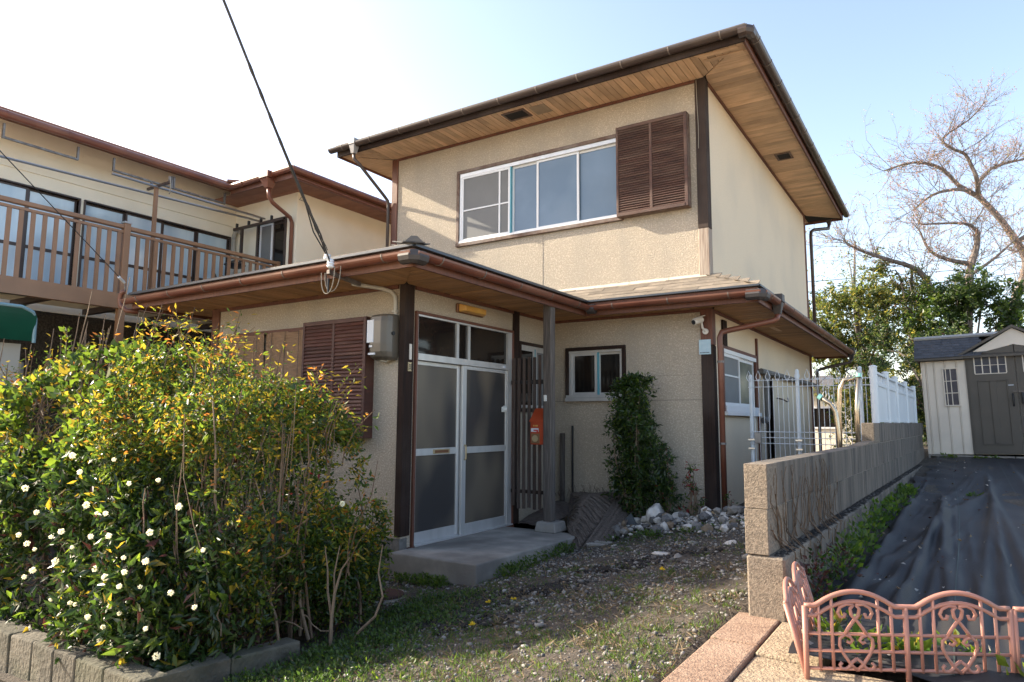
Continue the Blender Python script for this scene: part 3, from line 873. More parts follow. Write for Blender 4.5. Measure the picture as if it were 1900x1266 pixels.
# small window behind the lattice
sw = trim_frame('window', T, *SMW, .04, -.08, .03, 'post_wood', house)
b = MB(T); b.box(SMW[0], SMW[1], -.05, .015, SMW[3] - .03, SMW[3]); b.build('frame', 'alu', sw)
sash(T, 2.12, 2.47, 1.56, 2.31, .005, .035, 'alu', sw, 'glass_dark')
b = MB(T); b.box(2.472, 2.49, -.03, .008, 1.56, 2.31); b.build('screen_edge', 'blue_film', sw)
sash(T, 2.49, 2.86, 1.56, 2.31, .005, .035, 'alu', sw, 'screen')

# --- slab, pillar, lattice
b = MB(); b.hexa([(.012, -.15, -.3), (1.0, -.15, -.3), (1.035, 1.78, -.3), (.012, 1.78, -.3)], [(.012, -.15, .181), (1.0, -.15, .181), (1.035, 1.78, .181), (.012, 1.78, .181)])
b.build('entrance_step', 'concrete', house, bevel=.012, seg=2)
b = MB(); b.box(.565, .672, 1.715, 1.822, .285, ZS - .002); b.build('porch_pillar', 'pillar_wood', house, bevel=.01)
b = MB(); b.hexa([(.50, 1.63, .181), (.77, 1.63, .181), (.77, 1.92, .181), (.50, 1.92, .181)], [(.515, 1.66, .29), (.745, 1.66, .29), (.745, 1.90, .29), (.515, 1.90, .29)]); b.build('pillar_base', 'concrete', house, bevel=.01)
b = MB(front(1.715)); b.box(.585, .62, .001, .02, 1.62, 1.69); b.build('switch', 'white_plastic', house, bevel=.004)
lat = MB(front(1.885)); lat.box(.0285, .545, -.022, -.002, 1.83, 1.88); lat.box(.0285, .545, -.022, -.002, .56, .60)
lattice = lat.build('lattice_screen', 'post_wood', house)
for i in range(7):
    x = .055 + i * .072
    b = MB(front(1.885)); b.box(x, x + .034, -.001, .020, .40 + R.uniform(-.02, .02), 2.16 + R.uniform(-.02, .01)); b.build('slat', 'dark_wood', lattice, bevel=.002)
for i in range(6):
    x = .093 + i * .072
    b = MB(front(1.885)); b.box(x + .004, x + .018, -.03, -.024, .45, 1.56); b.build('backing_strip', 'steel_old', lattice)
    b = MB(front(1.885)); b.box(x - .002, x + .028, -.004, .006, 1.835, 1.875); b.build('spacer', 'black_plastic', lattice)
# doorbell plate and slim white plate on the corner post
b = MB(right(.018)); b.box(.044, .080, .0005, .010, 1.99, 2.145); b.build('name_plate', 'camera_white', house, bevel=.003)
b = MB(right(.018)); b.box(.032, .088, .0005, .006, 1.875, 1.965); bp_ = b.build('house_badge', 'brass', house, bevel=.003)
b = MB(right(.0245)); b.box(.038, .043, 0, .002, 1.885, 1.955); b.box(.077, .082, 0, .002, 1.885, 1.955); b.box(.049, .071, 0, .002, 1.935, 1.942); b.box(.049, .071, 0, .002, 1.895, 1.902); b.box(.0575, .0625, 0, .002, 1.902, 1.914); b.box(.0575, .0625, 0, .002, 1.9215, 1.9345); b.box(.049, .071, 0, .002, 1.915, 1.921)
b.build('mark', 'ink', bp_)
b = MB(); b.lathe((-.04, -.02, .0), [(.004, 0), (.004, .01)], 6)

b = MB(front(DM)); b.tube([(2.035, .035, 5.60), (2.04, .034, 5.3), (2.05, .034, 5.0), (2.045, .034, 4.72)], .004, 4); b.build('loose_lead', 'twine', house)
# pipes on the right wall
T = right(W)
b = MB(T)
b.tube([(5.15, .07, 2.13), (5.4, .08, 2.13), (9.7, .08, 2.13)], .04, 8)
b.build('lagged_pipe', 'insul', house)
b = MB(T); b.tube([(5.42, .08, 2.13), (5.42, .08, 1.50), (5.38, .08, 1.44), (5.2, .07, 1.42)], .045, 8); b.build('lagged_pipe', 'insul', house)
b = MB(T); b.tube([(5.56, .06, 2.10), (5.56, .06, 1.72)], .025, 8); b.build('pipe_tape', 'yellow_tape', house)
b = MB(T); b.tube([(5.56, .06, 1.72), (5.56, .06, .5)], .014, 8); b.build('lagged_pipe', 'black_plastic', house)
b = MB(T); b.tube([(6.45, .01, 1.78), (6.55, .08, 1.76), (6.75, .10, 1.73), (6.85, .10, 1.74), (6.86, .09, 1.80)], .012, 5); b.build('wall_hook', 'rust', house)
b = MB(T); b.box(5.14, 5.20, .002, .03, .4, 2.6); b.build('wall_batten', 'red_wood', house)
# ================================================================== THINGS ON THE HOUSE
# electricity meter box
mt = thing('electric_meter_box', (-.21, 0, 2.0), 'brown rounded electric meter box beside the louvred shutter', 'meter box')
b = MB(front(0))
prof = [(-.345, .004), (-.345, .10), (-.325, .155), (-.28, .19), (-.14, .19), (-.095, .155), (-.075, .10), (-.075, .004)]
zz = [(1.985, .55), (2.01, .86), (2.06, .97), (2.14, 1.0), (2.36, 1.0), (2.41, .96), (2.43, .82), (2.437, .5)]
rings = []
for z, s_ in zz:
    rings.append([b.addv((-.21 + (u + .21) * (1 - (1 - s_) * .35), .004 + (n - .004) * s_, z)) for u, n in prof])
for i in range(len(rings) - 1):
    for k in range(len(prof) - 1): b.face([rings[i][k], rings[i][k + 1], rings[i + 1][k + 1], rings[i + 1][k]])
b.face(list(reversed(rings[0]))); b.face(rings[-1])
b.build('case', 'meter_brown', mt, smooth=False, bevel=.006)
b = MB(front(0)); b.box(-.325, -.235, .182, .194, 2.15, 2.375); b.build('reading_window', 'paper', mt, bevel=.003)
b = MB(front(0)); b.box(-.30, -.215, .180, .1925, 2.03, 2.05); b.build('sticker', 'paper', mt)
b = MB(front(0)); b.box(-.29, -.25, .186, .1935, 2.105, 2.125); b.build('emblem', 'paper', mt)
b = MB(front(0)); b.tube([(-.075, .09, 2.24), (-.062, .09, 2.24)], .02, 8); b.build('lock', 'black_plastic', mt)
cd = thing('cable_conduit', (-.1, 0, 2), 'grey conduit pipe rising from the meter box to the eave', 'conduit')
b = MB(front(0)); b.tube([(-.11, .025, 2.06), (-.11, .025, 2.56), (-.115, .03, 2.62), (-.14, .06, 2.665), (-.20, .12, 2.69), (-.27, .22, 2.70), (-.31, .42, 2.70)], .02, 8); b.build('pipe', 'conduit', cd, smooth=True)
b = MB(front(0)); b.box(-.135, -.085, .0, .05, 2.04, 2.075); b.build('clip', 'conduit', cd)
b = MB(front(0)); b.box(-.135, -.085, .0, .05, 2.46, 2.48); b.build('clip', 'conduit', cd)
b = MB(front(0)); b.tube([(-.11, .025, 2.05), (-.13, .03, 2.0), (-.18, .06, 1.97), (-.235, .08, 1.98), (-.25, .09, 2.01)], .009, 6); b.build('lead', 'conduit', cd, smooth=True)
# bracket under the eave, insulators and the service cable
br = thing('cable_bracket', (-.2, -.8, 2.7), 'rusty steel arm under the eave holding the overhead cable', 'bracket')
b = MB(); b.hexa([(-.18, -.86, 2.70), (-.145, -.86, 2.70), (-.255, -.36, 2.685), (-.295, -.36, 2.685)], [(-.18, -.86, 2.735), (-.145, -.86, 2.735), (-.255, -.36, 2.718), (-.295, -.36, 2.718)]); b.build('arm', 'steel_old', br)
for k, (dx, dy, dz) in enumerate([(0, 0, 0), (.035, -.03, -.035), (-.02, -.02, .045)]):
    b = MB(); b.lathe((-.135 + dx, -.86 + dy, 2.80 + dz), [(.012, -.03), (.03, -.022), (.034, -.008), (.022, .0), (.034, .008), (.03, .022), (.012, .03)], 10); b.build('insulator', 'ceramic', br, smooth=True)
b = MB(); b.tube([(-.16, -.85, 2.72), (-.15, -.855, 2.76), (-.135, -.86, 2.79)], .006, 5); b.build('hook', 'steel_old', br)
oc = thing('overhead_cable', (-.13, -.9, 2.8), 'black twisted service cable running down from the sky to the eave', 'cable')
top = Vector((.55, -4.0, 6.93)); A_ = Vector((-.135, -.87, 2.83))
A0 = Vector((-.127, -.90, 2.86)); D0 = Vector((-.006, -2.128, 4.568))
def cablept(t):
    # t 0 at the insulator, 1 at the top edge of the view, beyond it straight on to the pole
    p = A0.lerp(D0, t); p.z -= .10 * t * (1 - t) if t < 1 else 0
    return p
main = [cablept(t) for t in np.linspace(.10, 4.0, 24)]
b = MB(); b.tube(main, [.013] * 3 + [.011] * 21, 6); b.build('cable', 'cable', oc)
for q in range(2):
    pts = []
    for i in range(46):
        t = .02 + i * .018
        p = cablept(t); a = i * .62 + q * math.pi
        pts.append(p + Vector((math.cos(a), 0, math.sin(a))) * (.013 + .004 * (i < 12)))
    b = MB(); b.tube(pts, .0045, 4, cap=False); b.build('wrap', 'cable', oc)
for q, (ox, end) in enumerate([(.01, (-.13, -.86, 2.80)), (-.03, (-.155, -.88, 2.85)), (.045, (-.10, -.89, 2.77))]):
    st = cablept(.26)
    mid = (st + Vector(end)) / 2 + Vector((ox, 0, -.03))
    b = MB(); b.tube([st, mid, Vector(end)], .006, 5); b.build('tail', 'cable', oc)
b = MB(); b.tube([cablept(.27), cablept(.25) + Vector((-.07, 0, .02)), cablept(.22) + Vector((-.05, 0, .06))], .003, 4); b.build('tail', 'cable', oc)
lp = thing('drip_loop', (-.15, -.84, 2.55), 'loose white and black wire loops hanging below the cable arm', 'wires')
for q, (m_, w, lo_, y) in enumerate([('twine', .085, .22, -.85), ('cable', .05, .19, -.84), ('twine', .10, .20, -.83)]):
    pts = []
    for i in range(13):
        a = math.pi * i / 12
        pts.append((-.175 + q * .02 - math.cos(a) * w, y, 2.72 - math.sin(a) ** .8 * lo_ + .04 * (i / 12)))
    b = MB(); b.tube(pts, .004, 5); b.build('loop', m_, lp)
b = MB(); b.tube([(-.17, -.845, 2.66), (-.168, -.845, 2.53)], .011, 6); b.build('splice', 'cable', lp)
# thin wire on the left
tw = thing('thin_wire', (-3.75, -.75, 2.9), 'thin dark wire crossing in front of the balcony to the gutter end', 'wire')
b = MB(); b.tube([Vector((-3.80, -.76, 3.02)).lerp(Vector((-2.426, -2.612, 3.728)), t) for t in np.linspace(0, 1.8, 12)], .005, 5); b.build('wire', 'cable', tw)
b = MB(); b.tube([(-3.80, -.76, 3.02), (-3.79, -.75, 2.94), (-3.82, -.745, 2.90)], .007, 5); b.build('hook', 'steel_old', tw)
b = MB(); b.tube([(-3.80, -.76, 3.02), (-3.72, -.87, 3.06)], .017, 6); b.build('clamp', 'ceramic', tw)

# porch lamp
pl = thing('porch_lamp', (0, 1.06, 2.6), 'amber oblong porch lamp above the entrance door', 'lamp')
b = MB(right(0)); b.box(.80, 1.30, .001, .03, 2.565, 2.665); b.build('base', 'lamp_base', pl, bevel=.01)
b = MB(right(0)); b.hexa([(.82, .031, 2.57), (1.29, .031, 2.57), (1.29, .031, 2.66), (.82, .031, 2.66)], [(.86, .10, 2.585), (1.25, .10, 2.585), (1.25, .10, 2.645), (.86, .10, 2.645)]); b.build('lamp_shade', 'lamp_amber', pl, bevel=.012, seg=2)

# mailbox on the lattice
mb = thing('mailbox', (.46, 1.8, 1.13), 'orange red sloping mailbox hung on the dark lattice screen', 'mailbox')
b = MB(); b.hexa([(.385, 1.74, 1.13), (.555, 1.74, 1.13), (.555, 1.862, 1.13), (.385, 1.862, 1.13)], [(.385, 1.74, 1.40), (.555, 1.74, 1.40), (.555, 1.862, 1.53), (.385, 1.862, 1.53)]); b.build('body', 'mail_red', mb, bevel=.004)
b = MB(); b.hexa([(.378, 1.728, 1.385), (.562, 1.728, 1.385), (.562, 1.866, 1.530), (.378, 1.866, 1.530)], [(.378, 1.728, 1.40), (.562, 1.728, 1.40), (.562, 1.866, 1.547), (.378, 1.866, 1.547)]); b.build('lid', 'mail_red', mb, bevel=.003)
b = MB(front(1.74)); b.box(.395, .495, .0005, .003, 1.275, 1.315); b.build('sticker', 'paper', mb)
b = MB(front(1.74)); b.box(.43, .475, .0031, .004, 1.285, 1.30); b.box(.47, .49, .0031, .004, 1.262, 1.30); b.build('sticker_print', 'label_red', mb)
b = MB(front(1.74)); b.box(.40, .51, .0005, .006, 1.145, 1.255); b.build('slot_panel', 'mail_dark', mb)
b = MB(front(1.734)); b.tube([(.455, .0, 1.20), (.455, .010, 1.20)], .038, 12); b.build('emblem', 'brass', mb)
b = MB(front(1.74))
for k, x in enumerate((.425, .445, .462, .475)): b.box(x, x + .011, .0005, .0025, 1.335, 1.352)
b.build('lettering', 'gold', mb)

# security camera and its sticker
sc = thing('security_camera', (2.05, 2.9, 2.5), 'small white security camera on the corner post under the eave', 'camera')
b = MB(); b.tube([(2.045, 2.90, 2.60), (1.985, 2.78, 2.555)], .036, 10); b.build('body', 'camera_white', sc, bevel=.004)
b = MB(); b.tube([(1.988, 2.785, 2.557), (1.982, 2.773, 2.552)], .028, 10); b.build('lens', 'black_plastic', sc)
b = MB(); b.hexa([(1.98, 2.76, 2.585), (2.03, 2.74, 2.585), (2.09, 2.89, 2.640), (2.03, 2.91, 2.640)], [(1.98, 2.76, 2.592), (2.03, 2.74, 2.592), (2.09, 2.89, 2.647), (2.03, 2.91, 2.647)]); b.build('hood', 'camera_white', sc)
b = MB(); b.tube([(2.04, 2.885, 2.58), (2.05, 2.90, 2.50), (2.07, 2.945, 2.46)], .014, 7); b.tube([(2.07, 2.935, 2.46), (2.07, 2.9595, 2.46)], .035, 10); b.build('mount', 'camera_white', sc)
b = MB(front(2.96)); b.box(1.985, 2.125, .0005, .004, 2.19, 2.365)
sg = tag(b.build('camera_notice', 'sign_blue'), 'pale blue plastic notice taped to the corner post', 'notice')
b = MB(front(2.96))
for k in range(7): b.box(1.998 + k * .016, 2.009 + k * .016, .0045, .005, 2.205, 2.216)
b.build('lettering', 'ink', sg)

# reed blinds left of the shutter box
rb = thing('reed_blind', (-2, -.05, 1.0), 'brown split reed blind hanging left of the shutter box', 'blind')
for u0_, u1_ in ((-2.75, -2.06), (-2.05, -1.345)):
    b = MB(front(0))
    b.grid(lambda a, c: (u0_ + (u1_ - u0_) * a, .055 + .012 * math.sin(a * 9 + c * 5), 1.0 + 1.37 * c), 14, 10); b.build('reed_panel', 'blind', rb)
    for t in (.18, .5, .82):
        q = MB(front(0)); u_ = u0_ + (u1_ - u0_) * t; q.box(u_ - .0025, u_ + .0025, .066, .070, 1.0, 2.37); q.build('thread', 'reed', rb)
b = MB(front(0)); b.box(-2.76, -1.34, .02, .05, 2.36, 2.40); b.build('rail', 'red_wood', rb)

# poles leaning on the lower front wall
for (x, z0_, z1_, r_, m_, lab) in [(.30, .35, 1.34, .014, 'cable', 'thin black pole standing against the wall below the window'), (.15, .35, 1.24, .035, 'pillar_wood', 'grey wooden stake standing behind the porch pillar')]:
    b = MB(); b.tube([(x, 2.93, z0_), (x, 2.94, z1_)], r_, 7); tag(b.build('pole', m_), lab, 'pole', )

# ================================================================== NEIGHBOUR HOUSE WITH BALCONY
nb = thing('house', (-7, 0, 0), 'cream two storey neighbouring house with a long brown balcony', 'house')
XN, YW, XW, YS = -7.0, 2.9, -5.22, -3.08
def nbox(name, m, *a, parent=None, bevel=0):
    b = MB(); b.box(*a); return b.build(name, m, parent or nb, bevel=bevel)
WA, WB = (-1.95, .09, 3.22, 4.84), (.19, 2.78, 3.22, 4.84)
NT = right(XN)
def nwall(name, T, u0, u1, z0, z1, holes, m):
    return wall(name, T, u0, u1, z0, z1, holes, m, nb, th=.12)
nwall('wall', NT, YS, YW - .001, 3.0, 5.755, [WA, WB], 'cream_wall')
nwall('wall', NT, YS, YW - .001, -.5, 2.98, [], 'soil')  # lower wall coloured soil dark to stand for shade under the balcony
NW = (-6.27, -5.52, 3.95, 5.02)
nwall('wall', front(YW), XN - .12, XW, -.5, 5.56, [NW], 'cream_wall')
nwall('wall', right(XW), YW + .12, 8.6, -.5, 5.56, [], 'cream_wall')
nbox('wall', 'cream_wall', -13, XN - .13, YS, YS + .12, -.5, 5.56); nbox('wall', 'cream_wall', -13, -12.9, YS + .12, 8.6, -.5, 5.56); nbox('wall', 'cream_wall', -12.9, XW - .12, 8.48, 8.6, -.5, 5.56)
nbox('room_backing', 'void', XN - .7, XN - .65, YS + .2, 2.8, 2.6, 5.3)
nbox('wall_band', 'cream_wall', XN + .001, XN + .025, YS, YW - .01, 5.07, 5.10)
# sashes
for (u0, u1, z0, z1), cuts in ((WA, [-1.95, -1.27, -.60, .09]), (WB, [.19, .84, 1.49, 2.13, 2.78])):
    win = trim_frame('window', NT, u0, u1, z0, z1, .025, -.08, .03, 'alu_brown', nb)
    for k, (a, c) in enumerate(zip(cuts, cuts[1:])):
        n = -.02 if k % 2 else -.05
        sash(NT, a, c, z0, z1, n, .032, 'alu_brown', win, 'glass_neigh', bars=[('h', 3.95, .05)])
    b = MB(NT); b.grid(lambda p, q: (u0 + (u1 - u0) * p, -.11 + .02 * math.sin(p * 60), z0 + (.95 if u0 < 0 else .5) * q), 60, 1); b.build('curtain', 'curtain', win)
win = trim_frame('window', front(YW), *NW, .04, -.08, .03, 'alu_brown', nb)
sash(front(YW), NW[0], -5.9, NW[2], NW[3], -.02, .04, 'alu_white', win, 'screen')
sash(front(YW), -5.92, NW[1], NW[2], NW[3], -.04, .05, 'alu_brown', win, 'glass_dark')
# eaves, gutter, roof
zs_, zr_ = 5.47, 5.60
n = 26
for i in range(n):
    y = YW + .03 + i * .21 - .55
    if y > 8.9: break
    b = MB(); b.box(XW - .0 if y > YW else -6.95, -4.64, y, y + .205, zs_ - .001 + R.uniform(-.002, .002), zs_ + .012); b.build('soffit_board', 'roof_red', nb)
nbox('fascia', 'red_wood', -6.35, -6.325, YS - .15, 2.32, 5.50, 5.62); nbox('fascia', 'red_wood', -6.324, -4.665, 2.30, 2.325, 5.44, 5.62); nbox('fascia', 'red_wood', -4.69, -4.665, 2.326, 9.2, 5.44, 5.62)
def ngutter(p0, p1, r=.058):
    b = MB(); b.tube([p0, p1], r, 10); return b.build('gutter', 'gutter_red', nb, smooth=False)
for p0, p1 in (((-6.28, YS - .15, 5.56), (-6.28, 2.25, 5.56)), ((-6.28, 2.25, 5.56), (-4.61, 2.25, 5.585)), ((-4.61, 2.25, 5.585), (-4.61, 9.2, 5.585))):
    g = ngutter(p0, p1)
    L_ = (Vector(p1) - Vector(p0)).length; d = (Vector(p1) - Vector(p0)).normalized()
    for k in range(int(L_ / .8)):
        c_ = Vector(p0) + d * (.4 + k * .8); q = MB(); q.tube([c_ - d * .012, c_ + d * .012], .064, 10); q.build('bracket', 'gutter_red', g)
b = MB()
b.prism([(-6.32, YS - .15, 5.63), (-6.32, 2.32, 5.63), (-6.33, 2.33, 5.632), (-6.90, 8.9, 5.76), (-9.7, 8.9, 6.387), (-9.7, YS - .15, 6.387)], (0, 0, .04))
b.prism([(-9.71, YS - .15, 6.387), (-9.71, 8.9, 6.387), (-13.3, 8.9, 5.6), (-13.3, YS - .15, 5.6)], (0, 0, .04))
b.prism([(-4.65, 2.32, 5.63), (-4.65, 9.2, 5.63), (-9.2, 9.2, 6.5), (-9.2, 6.0, 6.5)], (0, 0, .04))
b.prism([(-6.32, 2.32, 5.63), (-4.65, 2.32, 5.63), (-9.2, 6.0, 6.5)], (0, 0, .04))
nr = b.build('roof', 'roof_red', nb)
for k in range(7):
    t = k * .13
    b = MB(); b.hexa([(-6.30 - t, 2.2 + t, 5.66 + t * .12), (-6.18 - t, 2.36 + t, 5.66 + t * .12), (-6.26 - t, 2.5 + t, 5.69 + t * .12), (-6.42 - t, 2.3 + t, 5.69 + t * .12)], [(-6.30 - t, 2.2 + t, 5.70 + t * .12), (-6.18 - t, 2.36 + t, 5.71 + t * .12), (-6.26 - t, 2.5 + t, 5.74 + t * .12), (-6.42 - t, 2.3 + t, 5.72 + t * .12)])
    b.build('ridge_tile', 'roof_red', nr)
b = MB(); b.hexa([(-5.25, 2.21, 5.34), (-5.15, 2.21, 5.34), (-5.15, 2.31, 5.34), (-5.25, 2.31, 5.34)], [(-5.32, 2.15, 5.5), (-5.10, 2.15, 5.5), (-5.10, 2.36, 5.5), (-5.32, 2.36, 5.5)]); b.box(-5.33, -5.08, 2.14, 2.37, 5.5, 5.62); b.build('gutter_funnel', 'gutter_red', nb, bevel=.01)
b = MB(); b.tube([(-5.2, 2.26, 5.36), (-5.2, 2.28, 5.20), (-5.21, 2.36, 5.12), (-5.28, 2.80, 4.98), (-5.30, 2.86, 4.90), (-5.30, 2.86, 1.0)], .036, 8); b.build('downpipe', 'gutter_red', nb, smooth=True)
b = MB(); b.tube([(-6.93, 2.83, 4.82), (-6.90, 2.83, 4.95), (-6.80, 2.84, 4.97), (-6.74, 2.85, 4.92)], .04, 8); b.tube([(-6.93, 2.83, 4.85), (-6.93, 2.83, 3.2)], .04, 8); b.build('vent_pipe', 'conduit', nb, smooth=True)
# balcony
bal = nbox('balcony', 'balcony_brown', -5.66, -5.56, YS, 2.84, 2.98, 3.20)
b = MB(); b.box(XN + .13, -5.67, YS, 2.84, 3.10, 3.14); b.build('deck', 'paper', bal)
for k in range(7):
    y = YS + .35 + k * .98
    b = MB(); b.box(XN + .13, -5.67, y, y + .09, 3.0, 3.095); b.build('joist', 'alu_brown', bal)
for k in range(12):
    y0_ = YS + k * .5
    b = MB(); b.box(XN + .14, -5.68, y0_ + .004, y0_ + .496, 3.085, 3.098); b.build('deck_board', 'cream_wall', bal)
b = MB(); b.box(-5.655, -5.575, YS, .10, 4.165, 4.225); b.box(-5.655, -5.575, .19, 2.80, 4.155, 4.215); b.build('handrail', 'balcony_brown', bal, bevel=.008)
b = MB(); b.box(-5.64, -5.59, YS, .10, 4.10, 4.135); b.box(-5.64, -5.59, .19, 2.80, 4.09, 4.125); b.build('under_rail', 'balcony_brown', bal)
b = MB(); b.box(-5.665, -5.565, .10, .19, 3.2, 4.25); b.build('balcony_post', 'balcony_brown', bal, bevel=.006)
b = MB(); b.box(-5.67, -5.56, .09, .20, 4.251, 4.275); b.build('post_cap', 'steel', bal)
b = MB(); b.box(-5.665, -5.565, 2.80, 2.86, 3.2, 4.22); b.build('balcony_post', 'balcony_brown', bal)
src = None
for k in range(46):
    y = YS + .05 + k * .139
    if .04 < y < .20 or y > 2.76: continue
    if src is None:
        b = MB(); b.box(-5.632, -5.598, y, y + .048, 3.2, 4.10); src = b.build('baluster', 'balcony_brown', bal); y_src = y
    else:
        inst(src, 'baluster', bal, (WORLD_OF[src.name][0], WORLD_OF[src.name][1] + y - y_src, WORLD_OF[src.name][2]))
for y in (-3.2, .145, 2.7):
    b = MB(); b.box(-5.66, -5.57, y - .045, y + .045, -.4, 2.98); b.build('balcony_column', 'balcony_brown', bal)
for y0_, y1_ in ((1.62, 1.86), (1.9, 2.15), (2.2, 2.45)):
    b = MB(); b.grid(lambda a, c: (-5.72 - .01 * math.sin(a * 14), y0_ + (y1_ - y0_) * a, 3.2 + (.55 + .06 * math.sin(a * 11 + y0_ * 7) + .04 * math.sin(a * 37)) * c), 12, 2)
    tag(b.build('reed_screen', 'pillar_wood'), {1.62: 'grey reed screen on the balcony, the one farthest from the corner window', 1.9: 'grey reed screen in the middle of the balcony row of three', 2.2: 'grey reed screen closest to the corner window on the balcony'}[y0_], 'screen', 'reed screens behind the balcony railing')
# drying rails under the neighbour's eave
for y0_, y1_, lab in ((-1.22, -.23, 'grey drying rail under the eave nearer the front of the balcony'), (.27, 1.25, 'grey drying rail under the eave in the middle of the balcony'), (1.26, 2.25, 'grey drying rail under the eave by the inner corner')):
    b = MB(); b.box(-6.42, -6.38, y0_, y0_ + .025, 5.26, 5.47); b.box(-6.42, -6.38, y1_ - .025, y1_, 5.26, 5.47); b.box(-6.42, -6.38, y0_ + .025, y1_ - .025, 5.26, 5.285)
    tag(b.build('drying_rail', 'steel_old'), lab, 'rail', 'drying rails under the neighbouring eave')
ps = thing('laundry_stand', (-5.7, .7, 3.2), 'brown laundry pole stand with forked head on the balcony', 'laundry stand')
b = MB(); b.box(-5.92, -5.87, .68, .73, 3.15, 5.02); b.build('upright', 'balcony_brown', ps)
b = MB(); b.box(-6.15, -5.50, .69, .72, 5.02, 5.06); b.build('arm', 'alu_brown', ps)
for x in (-6.05, -5.55): 
    b = MB(); b.box(x, x + .03, .69, .72, 5.06, 5.13); b.build('hook', 'steel_old', ps)
b = MB(); b.tube([(-5.52, .70, 5.05), (-5.50, .69, 5.10), (-5.47, .69, 4.98), (-5.48, .69, 4.86), (-5.50, .69, 4.84)], .009, 5); b.build('twine', 'twine', ps)
bk = thing('laundry_bracket', (-6.3, 2.8, 4.9), 'dark laundry bracket arm fixed by the neighbouring corner window', 'laundry bracket')
b = MB(); b.box(-6.78, -5.36, 2.70, 2.74, 4.93, 4.98); b.build('arm', 'alu_brown', bk)
b = MB(); b.box(-6.55, -6.50, 2.70, 2.74, 4.3, 4.93); b.build('upright', 'alu_brown', bk)
for x in (-6.7, -6.35, -6.0, -5.7):
    b = MB(); b.box(x, x + .03, 2.70, 2.74, 4.98, 5.06); b.build('hook', 'black_plastic', bk)
for p0, p1, lab in (((-6.0, YS, 4.80), (-6.0, 2.7, 5.00), 'long steel laundry pole over the balcony, the lower of two'), ((-5.85, -.0, 5.02), (-5.85, 2.7, 5.02), 'short steel laundry pole resting on the forked stand')):
    b = MB(); b.tube([p0, p1], .018, 7); tag(b.build('laundry_pole', 'steel'), lab, 'pole', 'laundry poles over the balcony')
b = MB(); b.lathe((-6.52, 2.6, 4.15), [(.02, .0), (.12, .02), (.20, .07), (.12, .12), (.03, .16)], 9); tag(b.build('brush', 'black_plastic'), 'dark bristle brush hanging from the laundry bracket', 'brush')
# green canopy with pale rim under the balcony
gc = thing('canopy', (-5, -1.6, 1.5), 'green sheet canopy with pale blue rim below the balcony', 'canopy')
b = MB(); b.grid(lambda a, c: (-5.25 + .10 * math.sin(c * 1.5), -3.3 + 2.2 * a - (.16 * max(0, c - .75) * 4 if a > .9 else 0), 2.36 + .42 * c), 14, 8); b.build('sheet', 'green_cover', gc)
b = MB(); b.grid(lambda a, c: (-5.2 - 1.2 * c, -3.3 + 2.12 * a, 2.80 + .05 * c), 6, 3); b.build('sheet', 'green_cover', gc)
b = MB(); b.tube([(-5.14, -3.4, 2.77), (-5.14, -1.28, 2.77), (-5.16, -1.15, 2.72), (-5.2, -1.10, 2.64), (-5.22, -1.09, 2.34)], .022, 8); b.build('rim', 'rim_blue', gc)
b = MB(); b.box(-5.5, -5.42, -3.35, -1.15, -.2, 2.33); b.build('panel', 'conduit', gc)
b = MB(); b.tube([(-5.4, -1.13, -.3), (-5.4, -1.13, 2.1)], .03, 6); b.build('leg', 'steel_old', gc)

# ================================================================== BLOCK WALL
bw = thing('block_wall', (3.65, -1.5, .45), 'grey weathered concrete block wall between the yard and the black sheet', 'wall')
WD = Vector((.030, .9995, 0)); WN = Vector((.9995, -.030, 0))
W0 = Vector((3.592, -1.516, 0))
def wpt(n, t, z): return tuple(W0 + WN * n + WD * t + Vector((0, 0, z)))
def wblock(n0, n1, t0, t1, z0, z1, m='block', name='block', bev=.006):
    b = MB()
    q = [wpt(n0, t0, z0), wpt(n1, t0, z0), wpt(n1, t1, z0), wpt(n0, t1, z0)]
    b.hexa(q, [(p[0], p[1], p[2] + z1 - z0) for p in q])
    return b.build(name, m, bw, bevel=bev)
courses = [(.762, .980, 0), (.980, 1.197, .2)]
for z0, z1, off in courses:
    t = -off
    while t < 10.2:
        t0, t1 = max(t, 0), t + .40
        if t1 - t0 > .05:
            dn = R.uniform(-.002, .002)
            wblock(.0 + dn, .110 + dn, t0 + (.001 if t0 else 0), t1 - .0015, z0 + .0015, z1 - .0015, 'block' if t0 > 0 else 'block_end', bev=.0025)
        t += .40
t = 4.02
while t < 10.2:
    wblock(.0, .112, t + .001, t + .395, 1.2, 1.398, 'block' if t > 4.1 else 'block_end'); t += .40
# mortar core
b = MB()
for n0, n1, t0, t1, z0, z1 in ((.006, .105, .01, 10.2, .762, 1.192), (.006, .105, 4.03, 10.2, 1.19, 1.393)):
    q = [wpt(n0, t0, z0), wpt(n1, t0, z0), wpt(n1, t1, z0), wpt(n0, t1, z0)]; b.hexa(q, [(p[0], p[1], p[2] + z1 - z0) for p in q])
b.build('mortar_joint', 'mortar', bw)
t = 0
while t < 10.2:
    wblock(.0, .178, t + .001, t + .62, .05, .758, 'block' if t > 0 else 'block_end', 'footing_block', .01); t += .621
# sloped mortar ramp at the step
b = MB(); q = [wpt(.002, 3.2, 1.197), wpt(.108, 3.2, 1.197), wpt(.108, 4.02, 1.197), wpt(.002, 4.02, 1.197)]
b.hexa(q, [wpt(.002, 3.2, 1.2), wpt(.108, 3.2, 1.2), wpt(.108, 4.02, 1.225), wpt(.002, 4.02, 1.225)]); b.build('mortar_ramp', 'block_end', bw)
